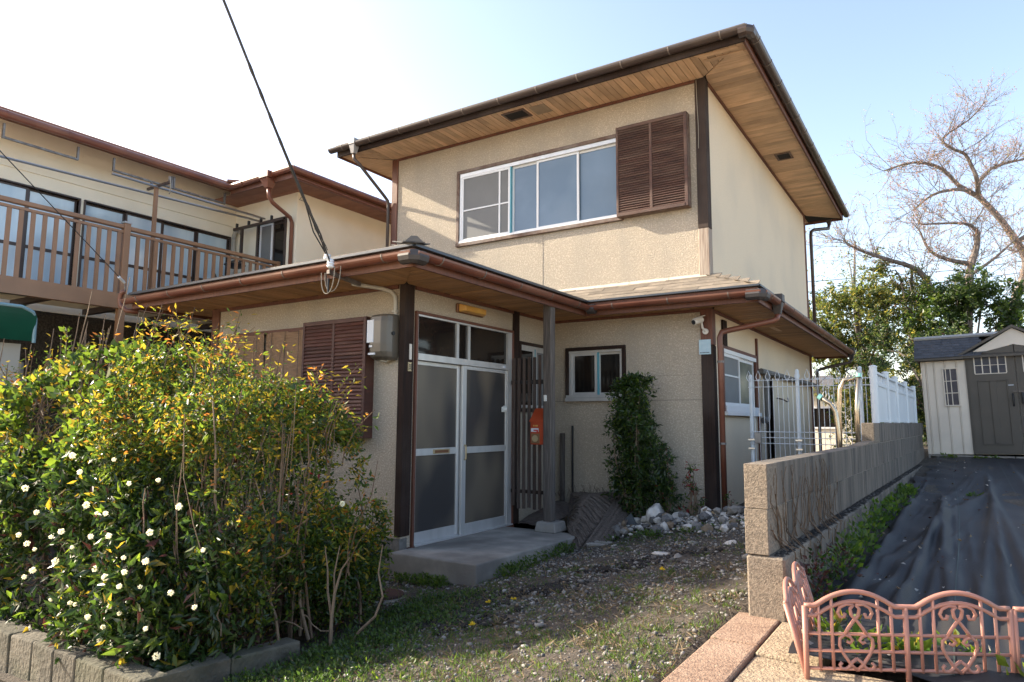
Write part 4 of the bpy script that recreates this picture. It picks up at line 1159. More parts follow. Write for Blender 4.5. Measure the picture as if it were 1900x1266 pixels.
# dirt lying on the ledge
V, F = [], []
for i in range(900):
    t = R.uniform(.05, 9.8); n = R.uniform(.112, .172); s_ = R.uniform(.006, .016)
    c_ = Vector(wpt(n, t, .758)); k = len(V)
    for a in range(4):
        V.append((c_.x + s_ * math.cos(a * 1.57 + i), c_.y + s_ * 1.4 * math.sin(a * 1.57 + i), c_.z + .001))
    V.append((c_.x, c_.y, c_.z + s_ * .8))
    F += [(k, k + 1, k + 4), (k + 1, k + 2, k + 4), (k + 2, k + 3, k + 4), (k + 3, k, k + 4)]
o = npmesh('ledge_dirt', V, F, 'mulch', parent=bw, origin=WORLD_OF[bw.name]); tag(o, None, kind='stuff')
# dry creeper on the near end of the wall
b = MB()
for i in range(46):
    t, z = R.uniform(.15, 1.6), R.uniform(.62, .80)
    pts = []; a = R.uniform(.6, 2.4)
    for k in range(7):
        off = .112 if z > .765 else .180
        pts.append(wpt(off + .004 + .006 * math.sin(k * 2 + i), max(t, .04), z)); a += R.uniform(-.5, .5)
        t += .075 * math.cos(a); z = min(1.17, max(.55, z + .075 * math.sin(a)))
    b.tube(pts, [.0032 - .0003 * k for k in range(7)], 4, cap=False)
tag(b.build('dry_creeper', 'stem'), 'dry leafless creeper twigs clinging to the near end of the block wall', 'creeper')

# ================================================================== MESH GATE AND WHITE PANEL FENCE
YM = 3.155
mg = thing('mesh_fence', (3.1, YM, .6), 'white wire mesh fence with drop shaped tops beside the house', 'fence')
def gz(x): return G(x, YM)
for x, zt in ((2.51, 1.93), (3.02, 1.975), (3.655, 1.985)):
    b = MB(); b.tube([(x, YM + .03, gz(x)), (x, YM + .03, zt)], .021, 10); b.lathe((x, YM + .03, zt), [(.021, 0), (.018, .012), (.008, .018)], 10); b.build('post', 'fence_white', mg)
pitch = .0526; nx = 25
src = None
for k in range(nx):
    x = 2.50 + k * pitch
    if src is None:
        b = MB(); b.tube([(x, YM, .78), (x, YM, 1.895)], .0032, 4, cap=False); src = b.build('wire', 'wire_white', mg); x_s = x; o_s = WORLD_OF[src.name]
    else: inst(src, 'wire', mg, (o_s[0] + x - x_s, o_s[1], o_s[2]))
src = None
for k in range(0, nx, 2):
    x = 2.50 + k * pitch
    if src is None:
        pts = [(x, YM - .003, 1.862), (x - .022, YM - .003, 1.90), (x - .026, YM - .003, 1.92), (x, YM - .003, 1.99), (x + .026, YM - .003, 1.92), (x + .022, YM - .003, 1.90), (x, YM - .003, 1.862)]
        b = MB(); b.tube(pts, .0038, 4, cap=False); src = b.build('drop_top', 'wire_white', mg); x_s = x; o_s = WORLD_OF[src.name]
    else: inst(src, 'drop_top', mg, (o_s[0] + x - x_s, o_s[1], o_s[2]))
for z in (1.875, 1.80, 1.29, 1.225, 1.16):
    b = MB(); b.tube([(2.49, YM - .004, z), (3.785, YM - .004, z)], .0042, 5); b.build('cross_wire', 'wire_white', mg)
for x in (2.51, 3.02):
    for z in (1.20, 1.10):
        b = MB(); b.box(x - .035, x + .035, YM - .02, YM + .0, z - .008, z + .008); b.build('clamp', 'steel', mg)
b = MB(); b.box(2.55, 2.62, YM - .04, YM - .01, 1.16, 1.28); b.build('latch', 'steel_old', mg, bevel=.004)
pf = thing('panel_fence', (3.8, 4, 1.4), 'solid white panel fence standing on the far end of the block wall', 'fence')
def fpt(t, z, n=.055): return wpt(n, t, z)
ty = [4.67, 5.75, 6.78, 8.13, 9.6]
for k, t in enumerate(ty):
    c_ = fpt(t, 0)
    b = MB(); b.tube([(c_[0], c_[1], 1.398), (c_[0], c_[1], 1.985)], .038, 10); b.lathe((c_[0], c_[1], 1.985), [(.041, 0), (.041, .012), (.02, .022)], 10); b.build('post', 'fence_white', pf)
    if k < len(ty) - 1:
        t1 = ty[k + 1]
        b = MB(); q = [fpt(t + .04, 1.43, .045), fpt(t + .04, 1.43, .062), fpt(t1 - .04, 1.43, .062), fpt(t1 - .04, 1.43, .045)]; b.hexa(q, [(p[0], p[1], 1.80) for p in q]); b.build('panel', 'fence_white', pf)
        b = MB()
        for z0, z1 in ((1.405, 1.432), (1.80, 1.835), (1.925, 1.95)):
            q = [fpt(t + .03, z0, .035), fpt(t + .03, z0, .072), fpt(t1 - .03, z0, .072), fpt(t1 - .03, z0, .035)]; b.hexa(q, [(p[0], p[1], z1) for p in q])
        b.build('rail', 'fence_white', pf)
        nn = 7
        for i in range(nn):
            tt = t + (i + .5) * (t1 - t) / nn
            b = MB(); b.tube([fpt(tt - .05, 1.835), fpt(tt - .02, 1.90), fpt(tt, 1.925), fpt(tt + .02, 1.90), fpt(tt + .05, 1.835)], .006, 4); b.build('scroll', 'fence_white', pf)

# stainless laundry arms behind the wall
for lab, pts, tip in (('curved steel laundry arm with pale green end cap, pointing towards the yard', [(3.55, 2.2, .55), (3.545, 2.2, 1.30), (3.53, 2.2, 1.50), (3.49, 2.2, 1.58), (3.40, 2.2, 1.645)], (3.40, 2.2, 1.645)),
                      ('tall hooked steel laundry arm bending over behind the curved one', [(3.53, 2.32, .55), (3.545, 2.32, 1.5), (3.56, 2.32, 1.72), (3.60, 2.32, 1.81), (3.70, 2.32, 1.83)], None),
                      ('straight leaning steel laundry arm with pale green cap by the white post', [(3.70, 2.3, .9), (3.70, 2.3, 1.50), (3.735, 2.3, 1.85)], (3.735, 2.3, 1.85))):
    t_ = thing('pole_holder', (3.55, 2.2, .6), lab, 'laundry arm', 'steel laundry arms behind the wall')
    b = MB(); b.tube(pts, .022, 9); b.build('tube', 'steel_warm', t_, smooth=True)
    if tip:
        d = (Vector(pts[-1]) - Vector(pts[-2])).normalized(); b = MB(); b.tube([Vector(tip) - d * .012, Vector(tip) + d * .022], .027, 9); b.build('cap', 'aqua', t_)
    for k in range(3):
        p = Vector(pts[-2]).lerp(Vector(pts[-1]), .2 + .3 * k)
        b = MB(); b.tube([p + Vector((.0, 0, .015)), p + Vector((.015, 0, .06)), p + Vector((.03, 0, .07)), p + Vector((.035, 0, .035))], .005, 4); b.build('hook', 'steel', t_)

# ================================================================== SHED
YF = 9.05
ZB = .86
shed_parts_before = set(bpy.data.objects.keys())
shed = thing('storage_shed', (4.06, YF, ZB), 'tan panelled garden shed with grey brown double doors and slate coloured roof', 'shed')
T = front(YF)
XL, XD0, XD1, XD2 = 4.075, 4.755, 5.42, 6.09
b = MB(); b.box(XL + .0, 6.75, YF + .03, YF + 2.0, ZB, 2.47); b.build('body', 'shed_wall', shed)
x = XL
for k, w_ in enumerate((.07, .12, .165, .165, .16)):
    b = MB(T); b.box(x + .008, x + w_ - .008, -.03, .004, ZB, 2.47); b.build('wall_panel', 'shed_wall', shed, bevel=.006); 
    b = MB(T); b.box(x - .007, x + .007, -.03, .013, ZB, 2.47); b.build('batten', 'shed_wall', shed, bevel=.003); x += w_
wn_ = trim_frame('window', T, 4.40, 4.60, 1.70, 2.32, .02, -.01, .02, 'shed_wall', shed)
for i in range(2):
    for j in range(3):
        b = MB(T); b.box(4.402 + i * .1, 4.498 + i * .1, .004, .008, 1.702 + j * .207, 1.905 + j * .207); b.build('pane', 'shed_glass', wn_)
b = MB(T); b.box(4.494, 4.506, .006, .016, 1.70, 2.32); b.box(4.40, 4.60, .006, .015, 1.901, 1.913); b.box(4.40, 4.60, .006, .015, 2.108, 2.120); b.build('glazing_bar', 'shed_wall', wn_)
for side in (0, 1):
    a, c = (XD0, XD1 - .006) if side == 0 else (XD1 + .006, XD2)
    top = lambda u: 2.50 + .17 * (1 - ((u - XD1) / (XD1 - XD0)) ** 2)
    b = MB(T)
    us = np.linspace(a, c, 9)
    poly = [(a, .0, ZB + .01), (c, .0, ZB + .01)] + [(u, .0, top(u)) for u in us[::-1]]
    b.prism(poly, (0, .03, 0)); dr = b.build('door', 'shed_brown', shed)
    q = MB(T)
    a2, c2 = a + .12, c - .12
    z0, z1 = ZB + .16, 2.10
    for f in ((a2, a2 + .02, z0, z1), (c2 - .02, c2, z0, z1), (a2 + .02, c2 - .02, z0, z0 + .02), (a2 + .02, c2 - .02, z1 - .02, z1), ((a2 + c2) / 2 - .045, (a2 + c2) / 2 + .045, z0 + .02, z1 - .02)):
        q.box(f[0], f[1], .031, .042, f[2], f[3])
    q.build('moulding', 'shed_brown', dr, bevel=.004)
    ga, gc_ = a + .10, c - .12
    for i in range(4):
        for j in range(2):
            u0, u1 = ga + i * (gc_ - ga) / 4 + .008, ga + (i + 1) * (gc_ - ga) / 4 - .008
            zt = [2.35, 2.47 + .07 * (1 - ((u0 + u1) / 2 - XD1) ** 2 / .45)][j]
            b = MB(T); b.box(u0, u1, .031, .034, [2.22, 2.36][j], zt); b.build('pane', 'shed_glass', dr)
    q = MB(T); q.box(ga, gc_, .031, .040, 2.205, 2.218); q.box(ga, gc_, .031, .040, 2.351, 2.359)
    for i in range(5):
        u = ga + i * (gc_ - ga) / 4; q.box(u - .008, u + .008, .031, .041, 2.219, 2.50)
    q.build('glazing_bar', 'shed_wall', dr)
    hx = c - .07 if side == 0 else a + .07
    q = MB(T); q.tube([(hx, .031, 1.66), (hx, .065, 1.69), (hx, .07, 1.76), (hx, .065, 1.83), (hx, .031, 1.86)], .013, 6); q.build('handle', 'black_plastic', dr)
b = MB(T); b.box(XD1 - .07, XD1 + .09, .032, .055, 1.885, 1.91); b.build('bolt', 'steel_old', shed)
b = MB(T); b.box(XD1 - .13, XD1 - .05, .032, .036, 2.0, 2.012); b.build('maker_plate', 'paper', shed)
b = MB(T); b.tube([(XD1 + .05, .06, 1.88), (XD1 + .05, .075, 1.80), (XD1 + .05, .06, 1.70)], .018, 6); b.build('padlock', 'black_plastic', shed)
b = MB(T); b.box(XD0 - .03, XD0, -.02, .02, ZB, 2.52); b.build('door_jamb', 'shed_brown', shed)
# roof: steep lower pitch of shingles, paler ridge above
ez_, tz = 2.50, 2.90
b = MB(); b.hexa([(XL - .09, YF - .12, 2.485), (6.85, YF - .12, 2.485), (6.85, YF + 1.0, 2.92), (XL - .09, YF + 1.0, 2.92)], [(XL - .09, YF - .12, 2.52), (6.85, YF - .12, 2.52), (6.85, YF + 1.0, 2.98), (XL - .09, YF + 1.0, 2.98)])
b.hexa([(XL - .09, YF + 1.01, 2.92), (6.85, YF + 1.01, 2.92), (6.85, YF + 2.1, 2.49), (XL - .09, YF + 2.1, 2.49)], [(XL - .09, YF + 1.01, 2.98), (6.85, YF + 1.01, 2.98), (6.85, YF + 2.1, 2.53), (XL - .09, YF + 2.1, 2.53)])
rf = b.build('roof', 'shed_brown', shed)
b = MB(T); b.box(XL - .095, 4.70, .08, .135, 2.475, 2.515); b.build('eave_trim', 'shed_brown', shed, bevel=.005)
rows = 7
for k in range(rows):
    y = YF - .135 + k * .075; z = 2.52 + k * .052
    x = XL - .09 - R.uniform(0, .12)
    while x < 4.95:
        w_ = R.choice((.11, .14, .17))
        a, c = max(x, XL - .092), min(x + w_ - .004, 5.3)
        if c - a > .02:
            b = MB(); b.hexa([(a, y, z), (c, y, z), (c, y + .085, z + .05), (a, y + .085, z + .05)], [(a, y, z + .010), (c, y, z + .010), (c, y + .085, z + .060), (a, y + .085, z + .060)]); b.build('shingle', 'shed_roof', rf)
        x += w_
b = MB(); b.hexa([(XL - .095, YF + .40, 2.895), (5.6, YF + .40, 2.895), (5.6, YF + 1.05, 3.0), (XL - .095, YF + 1.05, 3.0)], [(XL - .095, YF + .39, 2.925), (5.6, YF + .39, 2.925), (5.6, YF + 1.05, 3.03), (XL - .095, YF + 1.05, 3.03)]); b.build('ridge_cap', 'shed_ridge', rf)
# gable over the doors
b = MB(T); b.prism([(XD0 - .02, .02, 2.52), (XD1, .02, 2.685), (2 * XD1 - XD0 + .02, .02, 2.52), (XD1, .02, 2.96)], (0, .02, 0)); b.build('gable', 'shed_wall', shed)
b = MB(T)
b.hexa([(XD0 - .12, -.4, 2.515), (XD1, -.4, 2.965), (XD1, .10, 2.965), (XD0 - .12, .10, 2.515)], [(XD0 - .14, -.4, 2.545), (XD1, -.4, 3.01), (XD1, .10, 3.01), (XD0 - .14, .10, 2.545)])
b.hexa([(XD1, -.4, 2.965), (2 * XD1 - XD0 + .12, -.4, 2.515), (2 * XD1 - XD0 + .12, .10, 2.515), (XD1, .10, 2.965)], [(XD1, -.4, 3.01), (2 * XD1 - XD0 + .14, -.4, 2.545), (2 * XD1 - XD0 + .14, .10, 2.545), (XD1, .10, 3.01)])
b.build('gable_roof', 'shed_brown', shed)
shed.rotation_euler = (0, -rad(1.3), 0)
# hollow blocks under the shed
sup = None
for k in range(6):
    x = 4.07 + k * .41
    b = MB()
    for z0, z1 in ((.775, .795), (.835, .857)): b.box(x, x + .395, YF - .06, YF + .10, z0, z1)
    for i in range(4):
        xx = x + i * .1217; b.box(xx, xx + .03, YF - .06, YF + .10, .795, .835)
    b.box(x + .03, x + .365, YF + .06, YF + .10, .796, .834)
    lab = ['hollow block under the left corner of the shed', 'second hollow block from the corner under the shed', 'third hollow block from the corner under the shed', 'fourth hollow block under the shed doors', 'hollow block under the shed near the picture edge', 'last hollow block under the shed'][k]
    tag(b.build('hollow_block', 'hollow_block'), lab, 'block', 'hollow blocks carrying the shed')

# far house seen through the mesh fence
fh = thing('house', (.5, 19, .5), 'small far house with white framed window seen through the mesh fence', 'house')
b = MB(); b.box(.1, 1.9, 19.2, 22, -.2, 2.35); b.build('wall', 'cream_wall', fh)
b = MB(); b.prism([(-.2, 18.9, 2.35), (2.2, 18.9, 2.35), (2.2, 20.6, 2.9), (-.2, 20.6, 2.9)], (0, 0, .1)); b.prism([(-.2, 20.6, 2.9), (2.2, 20.6, 2.9), (2.2, 22.4, 2.35), (-.2, 22.4, 2.35)], (0, 0, .1)); b.build('roof', 'roof_dark', fh)
wf = trim_frame('window', front(19.2), .62, 1.28, 1.25, 1.85, .06, -.02, .04, 'alu_white', fh)
pane(front(19.2), .62, 1.28, 1.25, 1.85, .012, 'glass_dark', wf)
# ================================================================== HEDGE KERB AND PAVING
kb = thing('kerb', (0, -3, -.2), 'low mossy stone kerb round the foot of the flowering hedge', 'kerb')
def kstone(poly, z0, z1, name='kerb_stone', m='kerb', parent=kb):
    b = MB(); b.hexa([(p[0], p[1], z0) for p in poly], [(p[0] + R.uniform(-.004, .004), p[1] + R.uniform(-.004, .004), z1 + R.uniform(-.006, .006)) for p in poly]); return b.build(name, m, parent, bevel=.012, seg=2)
x = .96
for w_ in (.36, .30, .25, .27, .29, .34, .3, .3, .32, .3, .3, .34, .3, .3):
    zt = .085 - .012 * (.96 - x); kstone([(x - w_ + .008, -2.99), (x, -2.99), (x, -2.84), (x - w_ + .008, -2.84)], G(x, -3) - .16, zt); x -= w_
kstone([(.962, -2.985), (.965, -2.98), (1.045, -2.53), (.90, -2.50)], -.25, .085)
kstone([(.90, -2.495), (1.046, -2.525), (1.115, -2.105), (.97, -2.09)], -.25, .078)
for k in range(3):
    kstone([(-.4 - .7 * k, -3.16), (.28 - .7 * k, -3.16), (.28 - .7 * k, -2.995), (-.4 - .7 * k, -2.995)], -.45, G(-.1 - .7 * k, -3) - .085, 'kerb_foot', 'paver_tan')
pv = thing('paving', (3.7, -2.3, .42), 'reddish edging blocks and tan slabs in front of the block wall', 'paving')
def slab(x0, x1, y0, y1, zt, m, name):
    b = MB(); q = [(x0, y0), (x1, y0), (x1, y1), (x0, y1)]
    b.hexa([(p[0], p[1], zt - .16) for p in q], [(p[0], p[1], zt + R.uniform(-.004, .004)) for p in q]); return b.build(name, m, pv, bevel=.009, seg=2)
ysx = [-1.46, -1.95, -2.56, -3.15, -3.75]
for a, c in zip(ysx, ysx[1:]):
    slab(3.535, 3.738, c + .004, a - .004, .475 + .012 * (a + 1.46), 'paver_red', 'edging_block')
for a, c, x0, x1 in ((-1.50, -2.03, 3.745, 3.99), (-2.038, -2.75, 3.745, 4.25), (-2.758, -3.5, 3.745, 4.25), (-2.30, -3.2, 4.257, 4.85), (-2.2, -3.2, 4.857, 5.6)):
    slab(x0, x1, c, a, .465 + .012 * (a + 1.46), 'paver_tan', 'paving_slab')

# ================================================================== BLACK GROUND SHEET
def zsheet(x, y):
    e = max(0.0, 1 - (x - 3.86) / .9)
    z = G(4, y) + .02 + .012 * math.sin(y * 1.7 + x)
    fold = 0
    for (x0, sl, w_, h_, y0, y1) in SHF:
        xc = x0 + sl * (y + 1.0)
        t = max(0, min(1, (y - y0) / .5)) * max(0, min(1, (y1 - y) / .8))
        fold += .62 * h_ * t * math.exp(-((x - xc) / w_) ** 2)
    return z + fold + e * .02 * math.sin(y * 7.3 + x * 9) * math.sin(y * 2.1) + .008 * math.sin(x * 17 + y * .6)
SHF = [(4.00, .03, .035, .085, -1.6, 3.0), (4.12, .10, .03, .06, -1.7, 2.5), (4.22, .045, .028, .085, -1.9, 2.6), (4.33, .02, .03, .05, -1.9, 1.5), (4.42, -.02, .04, .07, -2.0, 3.5), (4.54, .05, .03, .05, -1.9, 3.0), (4.66, .02, .03, .065, -1.9, 6.0), (4.80, -.01, .035, .045, -2.0, 4.0), (5.2, .03, .04, .05, -2.0, 5.0), (5.36, .0, .03, .04, -2, 7), (3.97, .16, .05, .06, -.8, 4.0), (4.16, .12, .05, .03, -.5, 5.5), (5.05, .01, .04, .03, -2.0, 8.5), (4.85, .06, .04, .025, 0, 8.5), (5.5, .0, .05, .03, -2, 8.0), (3.98, .10, .06, .05, 1.5, 6.5), (4.32, .06, .06, .025, 2.0, 8.5)]
SHR = random.Random(5)
SHF += [(SHR.uniform(3.95, 5.2), SHR.uniform(-.05, .14), SHR.uniform(.010, .018), SHR.uniform(.012, .024), -2.2 + SHR.uniform(0, 2), SHR.uniform(.5, 6)) for _ in range(18)]
xs_ = np.concatenate([np.arange(0, 1.5, .012), np.arange(1.5, 6.0, .12)])
ys_ = np.arange(-2.12, 8.92, .06)
V = []
for y in ys_:
    xl = 3.88 + .03 * (y + 1.5) + .05 * math.sin(y * 2.3) + .03 * math.sin(y * 7.1)
    for k, x in enumerate(xs_): V.append((xl + x, y + (.08 * math.sin(x * 5) if y < -2.0 else 0), zsheet(xl + x, y)))
nxx = len(xs_)
F = [(j * nxx + i, j * nxx + i + 1, (j + 1) * nxx + i + 1, (j + 1) * nxx + i) for j in range(len(ys_) - 1) for i in range(nxx - 1)]
gs = npmesh('ground_sheet', V, F, 'sheet_black', smooth=True, origin=(4.6, 2, .55))
tag(gs, 'wrinkled black weed control sheet covering the ground in front of the shed', 'ground sheet')
for k, x0 in enumerate((4.45, 5.0)):
    V = []
    for y in ys_[2:]:
        for dx in (0, .004): V.append((x0 + dx + .02 * math.sin(y * .8 + k), y, zsheet(x0 + dx + .02 * math.sin(y * .8 + k), y) + .004))
    n = len(V) // 2
    npmesh('thread_line', V, [(2 * i, 2 * i + 1, 2 * i + 3, 2 * i + 2) for i in range(n - 1)], 'thread', parent=gs, origin=WORLD_OF[gs.name])

P, D_ = [], []
for i in range(260):
    y = -2.0 + 10.5 * R.random() ** 1.6; x = 3.98 + .03 * y + abs(R.gauss(0, .35)) if i % 3 else R.uniform(4.0, 6.0)
    P.append((x, y, zsheet(x, y) + .012)); D_.append((R.gauss(0, 1), R.gauss(0, 1), R.uniform(0, .3)))
tag(leaves('sheet_litter', np.array(P), np.array(D_), NR.uniform(.012, .038, len(P)), ['straw', 'leaf_maroon', 'stone_c'], [.45, .25, .3], aspect=.5), 'dry leaves and crumbs blown onto the black sheet', kind='stuff')
# ================================================================== YARD: GRAVEL, ROCKS, LID, MAT
ICO = None
def ico_mesh():
    import bmesh
    bm = bmesh.new(); bmesh.ops.create_icosphere(bm, subdivisions=1, radius=1)
    V = np.array([v.co[:] for v in bm.verts]); F = np.array([[v.index for v in f.verts] for f in bm.faces]); bm.free(); return V, F
IV, IF = ico_mesh()
def pebbles(name, pts, size, mats, weights, label):
    n = len(pts)
    s_ = np.asarray(size).reshape(-1, 1, 1)
    A = NR.uniform(.5, 1.25, (n, 1, 3)); A[:, :, 2] *= .62
    th = NR.uniform(0, 6.28, n); c, s2 = np.cos(th), np.sin(th)
    VV = IV[None] * A * (1 + NR.uniform(-.22, .22, (n, len(IV), 1))) * s_
    X = VV[:, :, 0] * c[:, None] - VV[:, :, 1] * s2[:, None]; Y = VV[:, :, 0] * s2[:, None] + VV[:, :, 1] * c[:, None]
    VV = np.stack([X, Y, VV[:, :, 2]], 2) + np.asarray(pts)[:, None, :]
    F = IF[None] + (np.arange(n) * len(IV))[:, None, None]
    mi = np.repeat(NR.choice(len(mats), n, p=np.array(weights) / sum(weights)), len(IF))
    o = npmesh(name, VV.reshape(-1, 3), F.reshape(-1, 3), mats, mi)
    return tag(o, label, kind='stuff')
def in_yard(x, y):
    if 0 < x < 1.03 and -.16 < y < 1.8: return False
    if x < .02 and y > -.02: return False
    if x > 3.52 + .03 * (y + 1.5): return False
    if y > 2.95 and x < 2.15: return False
    if x < 1.1 and y < -1.15 - .3 * (x - .2): return False
    if -2.1 > y and x < 1.15: return False
    return True
pts, sz = [], []
while len(pts) < 22000:
    x, y = R.uniform(-.2, 3.6), R.uniform(-3.0, 3.6)
    if not in_yard(x, y): continue
    # fewer stones in the grassy front and by the hedge
    d = 1.0 if y > -1.1 else .8
    if x < 1.6 and y < -.9: d *= .35
    if math.sin(x * 2.3 + 1) * math.sin(y * 2.9) > .45: d *= .5
    if R.random() > d: continue
    s_ = min(.034, .0052 * math.exp(R.gauss(0.05, .55)))
    pts.append((x, y, G(x, y) + .006 + s_ * .15)); sz.append(s_)
pebbles('gravel', pts, sz, ['stone_a', 'stone_b', 'stone_c', 'stone_d', 'stone_e'], [.30, .27, .12, .14, .17], 'mixed pale and grey gravel lying in the yard')
pts, sz = [], []
for i in range(700):
    cx, cy = R.choice([(1.6, -1.0), (1.9, -.55), (2.2, .1), (1.4, -1.5), (2.6, .35), (1.9, -1.45), (1.3, -.7)])
    x, y = cx + R.gauss(0, .16), cy + R.gauss(0, .10)
    if in_yard(x, y): pts.append((x, y, G(x, y) + .008)); sz.append(R.uniform(.012, .03))
pebbles('mulch', pts, sz, ['mulch'], [1], 'black rotten leaf clods scattered over the gravel')

def rock(p, s_, m, label, group='rocks heaped along the house wall', rot=None, seed=0, sub=2, flat=.72):
    import bmesh
    rr = random.Random(seed)
    bm = bmesh.new(); bmesh.ops.create_icosphere(bm, subdivisions=sub, radius=1)
    pl = [(Vector((rr.gauss(0, 1), rr.gauss(0, 1), rr.gauss(0, 1))).normalized(), rr.uniform(.55, .85)) for _ in range(9)]
    for v in bm.verts:
        for n_, d_ in pl:
            q = v.co.dot(n_)
            if q > d_: v.co -= n_ * (q - d_)
        v.co *= 1 + rr.uniform(-.05, .05)
        v.co = Vector((v.co.x * s_[0], v.co.y * s_[1], v.co.z * s_[2]))
    me = bpy.data.meshes.new('rock'); bm.to_mesh(me); bm.free(); me.materials.append(M[m])
    o = link('rock', me, None, p); o.rotation_euler = (rr.uniform(-.3, .3), rr.uniform(-.3, .3), rr.uniform(0, 6.3))
    return tag(o, label, 'rock', group)
rock((1.62, 2.42, .33), (.20, .15, .17), 'rock_white', 'large pale broken rock at the foot of the shrub stems', seed=3, sub=3)
rock((1.86, 2.52, .31), (.11, .12, .12), 'rock_white', 'pale wedge shaped rock touching the large broken rock', seed=14)
rock((2.20, 2.62, .36), (.10, .09, .085), 'rock_ochre', 'ochre rounded rock in front of the corner post', seed=5)
rock((2.44, 2.30, .36), (.085, .07, .07), 'rock_ochre', 'ochre rock between white stones near the block wall', seed=9)
rock((2.30, 2.60, .36), (.09, .085, .08), 'rock_white', 'white rock right beside the ochre rounded one', seed=6)
rock((2.60, 1.95, .34), (.19, .13, .12), 'rock_white', 'long grey white rock lying nearest the block wall end', seed=8, sub=3)
rock((2.62, 2.25, .36), (.12, .09, .08), 'rock_dark', 'dark bluish rock near the block wall end', seed=10)
rock((1.95, 2.28, .26), (.19, .13, .08), 'rock_dark', 'dark flat rock in the middle of the heap', seed=11)
rock((1.34, 2.35, .25), (.10, .08, .11), 'rock_dark', 'dark grey rock under the shrub leaves', seed=12)
rock((1.58, 1.38, .14), (.065, .055, .05), 'rock_white', 'single white stone lying forward of the heap', seed=13)
for p, lab, sd in (((1.06, 1.85, .18), 'pinkish stone closest to the reed mat', 21), ((2.42, .55, .30), 'flat pale rock lying alone in the yard gravel', 22), ((2.9, .75, .40), 'white stone lying alone near the block wall', 23), ((2.62, .25, .34), 'grey sharp stone in the yard gravel', 24)):
    rock(p, (.12, .07, .045) if 'flat' in lab else (.07, .06, .045), 'rock_white' if 'white' in lab or 'pale' in lab else 'stone_a', lab, 'stones lying loose in the yard', seed=sd)
cols = [('rock_white', 'white'), ('stone_a', 'pale grey'), ('stone_b', 'grey'), ('stone_d', 'brownish'), ('stone_e', 'dark grey')]
places = [(1.12, 'beside the reed mat'), (1.45, 'below the bushy shrub'), (1.82, 'below the small seedling shrub'), (2.22, 'before the corner post'), (2.62, 'near the block wall')]
rows_ = [(-.34, 'in the front of the heap'), (-.06, 'in the middle of the heap'), (.24, 'in the back of the heap')]
combos = [(a_, b_, c_) for a_ in range(5) for b_ in range(5) for c_ in range(3)]
R.shuffle(combos)
combos.sort(key=lambda q: q[0] > 1)
for i, (ci, pi_, ri) in enumerate(combos[:62]):
    m_, cn = cols[ci]; px_, pn = places[pi_]; dy_, rn = rows_[ri]
    x = px_ + R.gauss(0, .10); y = min(2.8, 2.12 + dy_ + .2 * math.sin((x - 1) * 2.6) + R.gauss(0, .06)); s_ = R.uniform(.045, .098)
    rock((x, y, G(x, y) + .03 + .10 * math.exp(-((y - 2.3) / .35) ** 2)), (s_, s_ * R.uniform(.7, 1), s_ * R.uniform(.6, .9)), m_, '%s fist sized stone %s, %s' % (cn, rn, pn), seed=100 + i, sub=1)
pts, sz = [], []
for i in range(900):
    t = R.random(); x = 1.0 + 1.95 * t; y = 2.12 + .2 * math.sin(t * 5) + R.gauss(0, .22)
    if y > 2.9: continue
    pts.append((x, y, G(x, y) + .015 + .07 * math.exp(-((y - 2.3) / .35) ** 2))); sz.append(R.uniform(.012, .034))
pebbles('rubble', pts, sz, ['rock_white', 'stone_a', 'stone_b', 'stone_d', 'stone_c'], [.35, .2, .2, .12, .13], 'small pale rubble filling the rock heap along the wall')

ld = thing('drain_cover', (.48, -.72, .0), 'rusty round drain cover in a concrete ring beside the hedge', 'drain cover')
b = MB(); b.lathe((.48, -.72, G(.48, -.72) - .02), [(.235, -.05), (.235, .035), (.17, .038), (.17, .02)], 22); b.build('ring', 'concrete', ld)
b = MB(); b.lathe((.48, -.72, G(.48, -.72)), [(.165, -.02), (.165, .034), (.14, .036), (.135, .032), (.03, .034), (.02, .044)], 22); b.build('lid', 'rust', ld)

# reed mats on the ground by the pillar
def matz(x, y): return max(G(x, y) + .03, 0)
def patch(c00, c10, c11, c01, hump, name, m, label, nu=22, nv=16, group=None):
    A, B_, C_, D_ = map(Vector, (c00, c10, c11, c01))
    def fn(a, c):
        p = A.lerp(B_, a).lerp(D_.lerp(C_, a), c)
        return (p.x, p.y, p.z + hump * math.sin(math.pi * a) * math.sin(math.pi * min(1, c * 1.0)) + .012 * math.sin(a * 9 + c * 6) + .004 * R.uniform(-1, 1))
    b = MB(); b.grid(fn, nu, nv); o = b.build(name, m); sdm = o.modifiers.new('thick', 'SOLIDIFY'); sdm.thickness = .012
    return tag(o, label, 'mat', group)
m1 = patch((1.20, 1.33, .075), (.80, 1.86, .20), (.28, 2.92, .46), (1.0, 2.90, .50), .13, 'reed_mat', 'reed_mat', 'grey brown reed mat slumped over the ground beside the porch step', group='reed mats by the porch')
m2 = patch((.08, 1.97, .20), (.52, 1.97, .225), (.60, 2.75, .40), (.10, 2.75, .38), .05, 'reed_mat', 'reed_mat', 'flat reed mat lying under the lattice screen', group='reed mats by the porch')
m3 = patch((1.22, 1.35, .07), (1.38, 1.55, .09), (1.28, 2.75, .36), (1.02, 2.75, .50), .02, 'reed_mat', 'reed_mat', 'narrow torn reed strip at the outer side of the slumped mat', 6, 12, group='reed mats by the porch')
b = MB()
A_, B2, C2, D2 = map(Vector, ((1.20, 1.33, .075), (.80, 1.86, .20), (.28, 2.92, .46), (1.0, 2.90, .50)))
